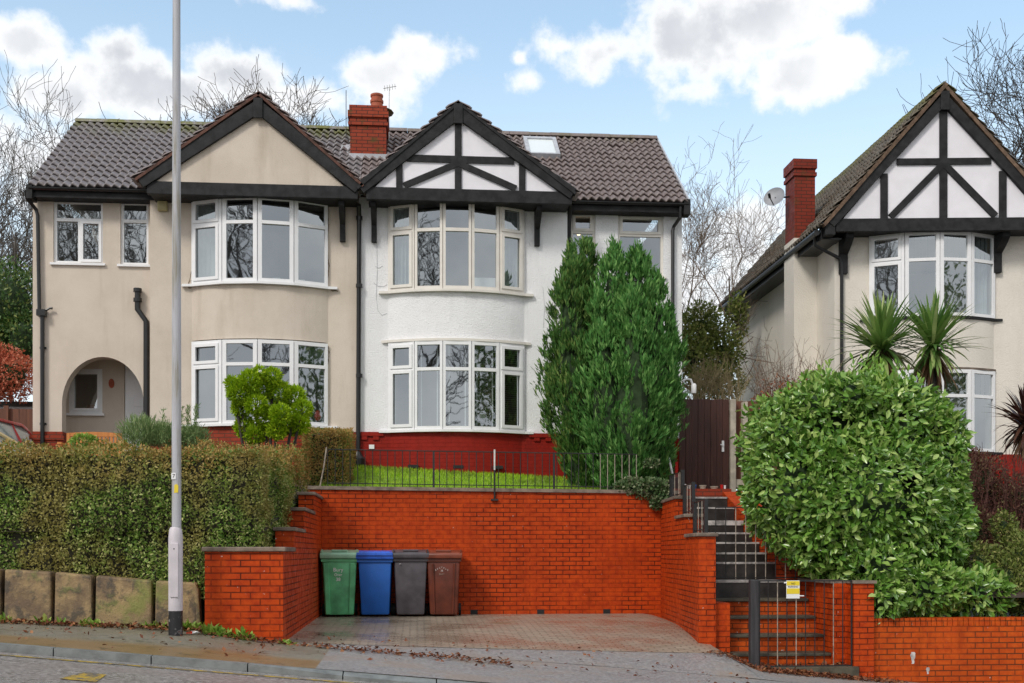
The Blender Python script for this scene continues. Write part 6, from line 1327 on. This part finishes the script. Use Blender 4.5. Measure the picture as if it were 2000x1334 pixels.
# bare trees across the street, seen in the picture as reflections in the panes
G2 = 'trees across the street'
for x, y, s_, h_, lab in ((-18.5, -14, 21, 25, 'big bare tree across the street mirrored in the beige bay'), (2.3, -14, 22, 14, 'bare tree across the street mirrored in the lower white bay')):
    bare_tree('bare_tree', (x, y, z_kerb(x)), lab, s_, h_, M['bark'], G2, spread=.55, r0=.26, levels=4, minr=.016)
for x, y, h_, w2_, lab in ((19.5, -15, 16, 4.2, 'unseen dark evergreen added across the street to darken the lower white bay panes'), (31, -15, 19, 5.2, 'unseen dark evergreen added across the street to darken the lower beige bay panes')):  # unseen evergreens, added so the lower bay panes reflect something dark
    z0_ = z_kerb(x); e_ = empty('added_evergreen', (x, y, z0_), lab, 'tree', G2); p, d_ = ellipsoid_pts(9000, (0, 0, 0), (1, 1, 1), .6); p = p*(1+lumpy(d_*2, 2, .25, 4))[:, None]*np.array([w2_, w2_, h_*.46])+np.array([x, y, z0_+h_*.54])
    MB().tube([(x, y, z0_-.3), (x, y, z0_+h_*.9)], [.25, .05], 8).build('trunk', M['bark_dark'], e_); scatter('crown', p, d_+rdir(9000)*.6, d_+rdir(9000)*.5, rng.uniform(.2, .4, 9000), .2, M['holly'], e_, FOLD)

# fallen leaves, weeds and litter along the pavement
def litter(name, label, pts, L=(.035, .075)):
    p = np.array([(x, y, z_walk(x, y)+.012+random.uniform(0, .03)) for x, y in pts]); n = len(p)
    o = scatter(name, p, rdir(n)*np.array([1, 1, .35]), np.array([0, 0, 1.])+rng.normal(0, .45, (n, 3)), rng.uniform(*L, n), rng.uniform(.02, .05, n), M['litter'], None, FOLD); tag(o, label, 'leaves', kind='stuff'); return o
pts = []
for i in range(900):
    x = random.uniform(WX(0, 13.6), XF+.1); w = .12+.25*sm((x+3.6)/2.2); pts.append((x, 13.66-abs(random.gauss(0, w))*.8))
for i in range(380): t_ = random.random(); pts.append((XF+t_*2.6, 13.45-.5*t_+random.gauss(0, .06+.05*t_)))
for i in range(160): pts.append((random.uniform(XL, 4), random.uniform(12.4, 14.8)))
for i in range(1500): x = random.triangular(3.7, 6.6, 5.0); pts.append((x, 14.86-abs(random.gauss(0, .18))-.1*abs(x-5)))
for i in range(120): pts.append((random.uniform(-5.5, -1.6), random.uniform(11.5, 13.6)))
litter('fallen_leaves', 'brown fallen leaves along the foot of the walls', pts)
px_ = rng.uniform(gx0, gx1, 90); o = scatter('fallen_leaves', np.stack([px_, 15.05+rng.uniform(0, .2, 90), np.full(90, HZ(1303, 14.9, 1560)+.01)], 1), rdir(90)*np.array([1, 1, .5]), np.array([0, 0, 1.])+rng.normal(0, .5, (90, 3)), rng.uniform(.04, .08, 90), .045, M['litter'], None, FOLD); tag(o, 'brown fallen leaves on the lowest step behind the gate', 'leaves', kind='stuff')
wi = 0
WD = [(85, 1222, 8, 'tall weed'), (188, 1222, 7, 'weed'), (290, 1226, 6, 'weed'), (318, 1228, 5, 'weed'), (365, 1228, 10, 'weed'), (385, 1235, 12, 'weed'), (415, 1238, 14, 'weed'), (440, 1232, 8, 'weed'), (473, 1240, 12, 'weed'), (487, 1246, 7, 'weed'), (562, 1250, 5, 'weed'), (5, 1214, 6, 'weed'), (120, 1222, 4, 'weed'), (165, 1224, 5, 'weed')]
WL = ['leafy weed at the first joint of the stone wall', 'leafy weed under the second stone block joint', 'small weed at the foot of the mossy stone block', 'tiny weed just before the lamp post', 'leafy weed tight against the lamp post foot', 'bushy weed between the lamp post and the brick wall', 'pale bushy weed at the brick wall corner', 'small weed below the brick wall face', 'upright dock-like weed in front of the brick wall', 'small weed at the brick wall corner by the drive', 'tiny weed at the edge of the block paving', 'weed at the left edge under the stone wall', 'very small weed under the first stone block', 'little weed between two stone blocks']
for (u, v, k, _), lab in zip(WD, WL):
    y = 13.62 if u < 395 else 13.42; x = WX(u, y); z_ = z_walk(x, y); n = k*3; a_ = rng.uniform(0, 2*math.pi, n); e = rng.uniform(.3, 1.4, n)
    d = np.stack([np.cos(a_)*np.cos(e), np.sin(a_)*np.cos(e), np.sin(e)], 1); p = np.array([x, y, z_])+rng.normal(0, .035, (n, 3))*np.array([1, .5, .2]); L = rng.uniform(.06, .13, n)*(.7+k/20)
    o = scatter('weed', p, d, np.array([0, 0, 1.])+rng.normal(0, .3, (n, 3)), L, L*.32, M['weed'], None, LEAF, True); tag(o, lab, 'weed', 'weeds along the foot of the wall')
q = P(380, 1244, 13.2); x = q.x; z_ = z_walk(x, 13.2); v = [(x+random.uniform(-.06, .06), 13.2+random.uniform(-.05, .05), z_+random.uniform(.01, .05)) for _ in range(8)]
m_ = MB(); m_.add(v, [(0, 1, 2), (2, 3, 4), (4, 5, 0), (5, 6, 7), (1, 3, 7)]); o = m_.build('crisp_packet', M['white'], recalc=False); tag(o, 'crumpled white and red packet lying near the lamp post', 'litter')
o2 = npmesh('printed_face', [(x-.09, 13.18, z_+.015), (x-.02, 13.16, z_+.02), (x-.03, 13.23, z_+.045), (x-.1, 13.24, z_+.03)], [(0, 1, 2, 3)], M['car_red'], o)
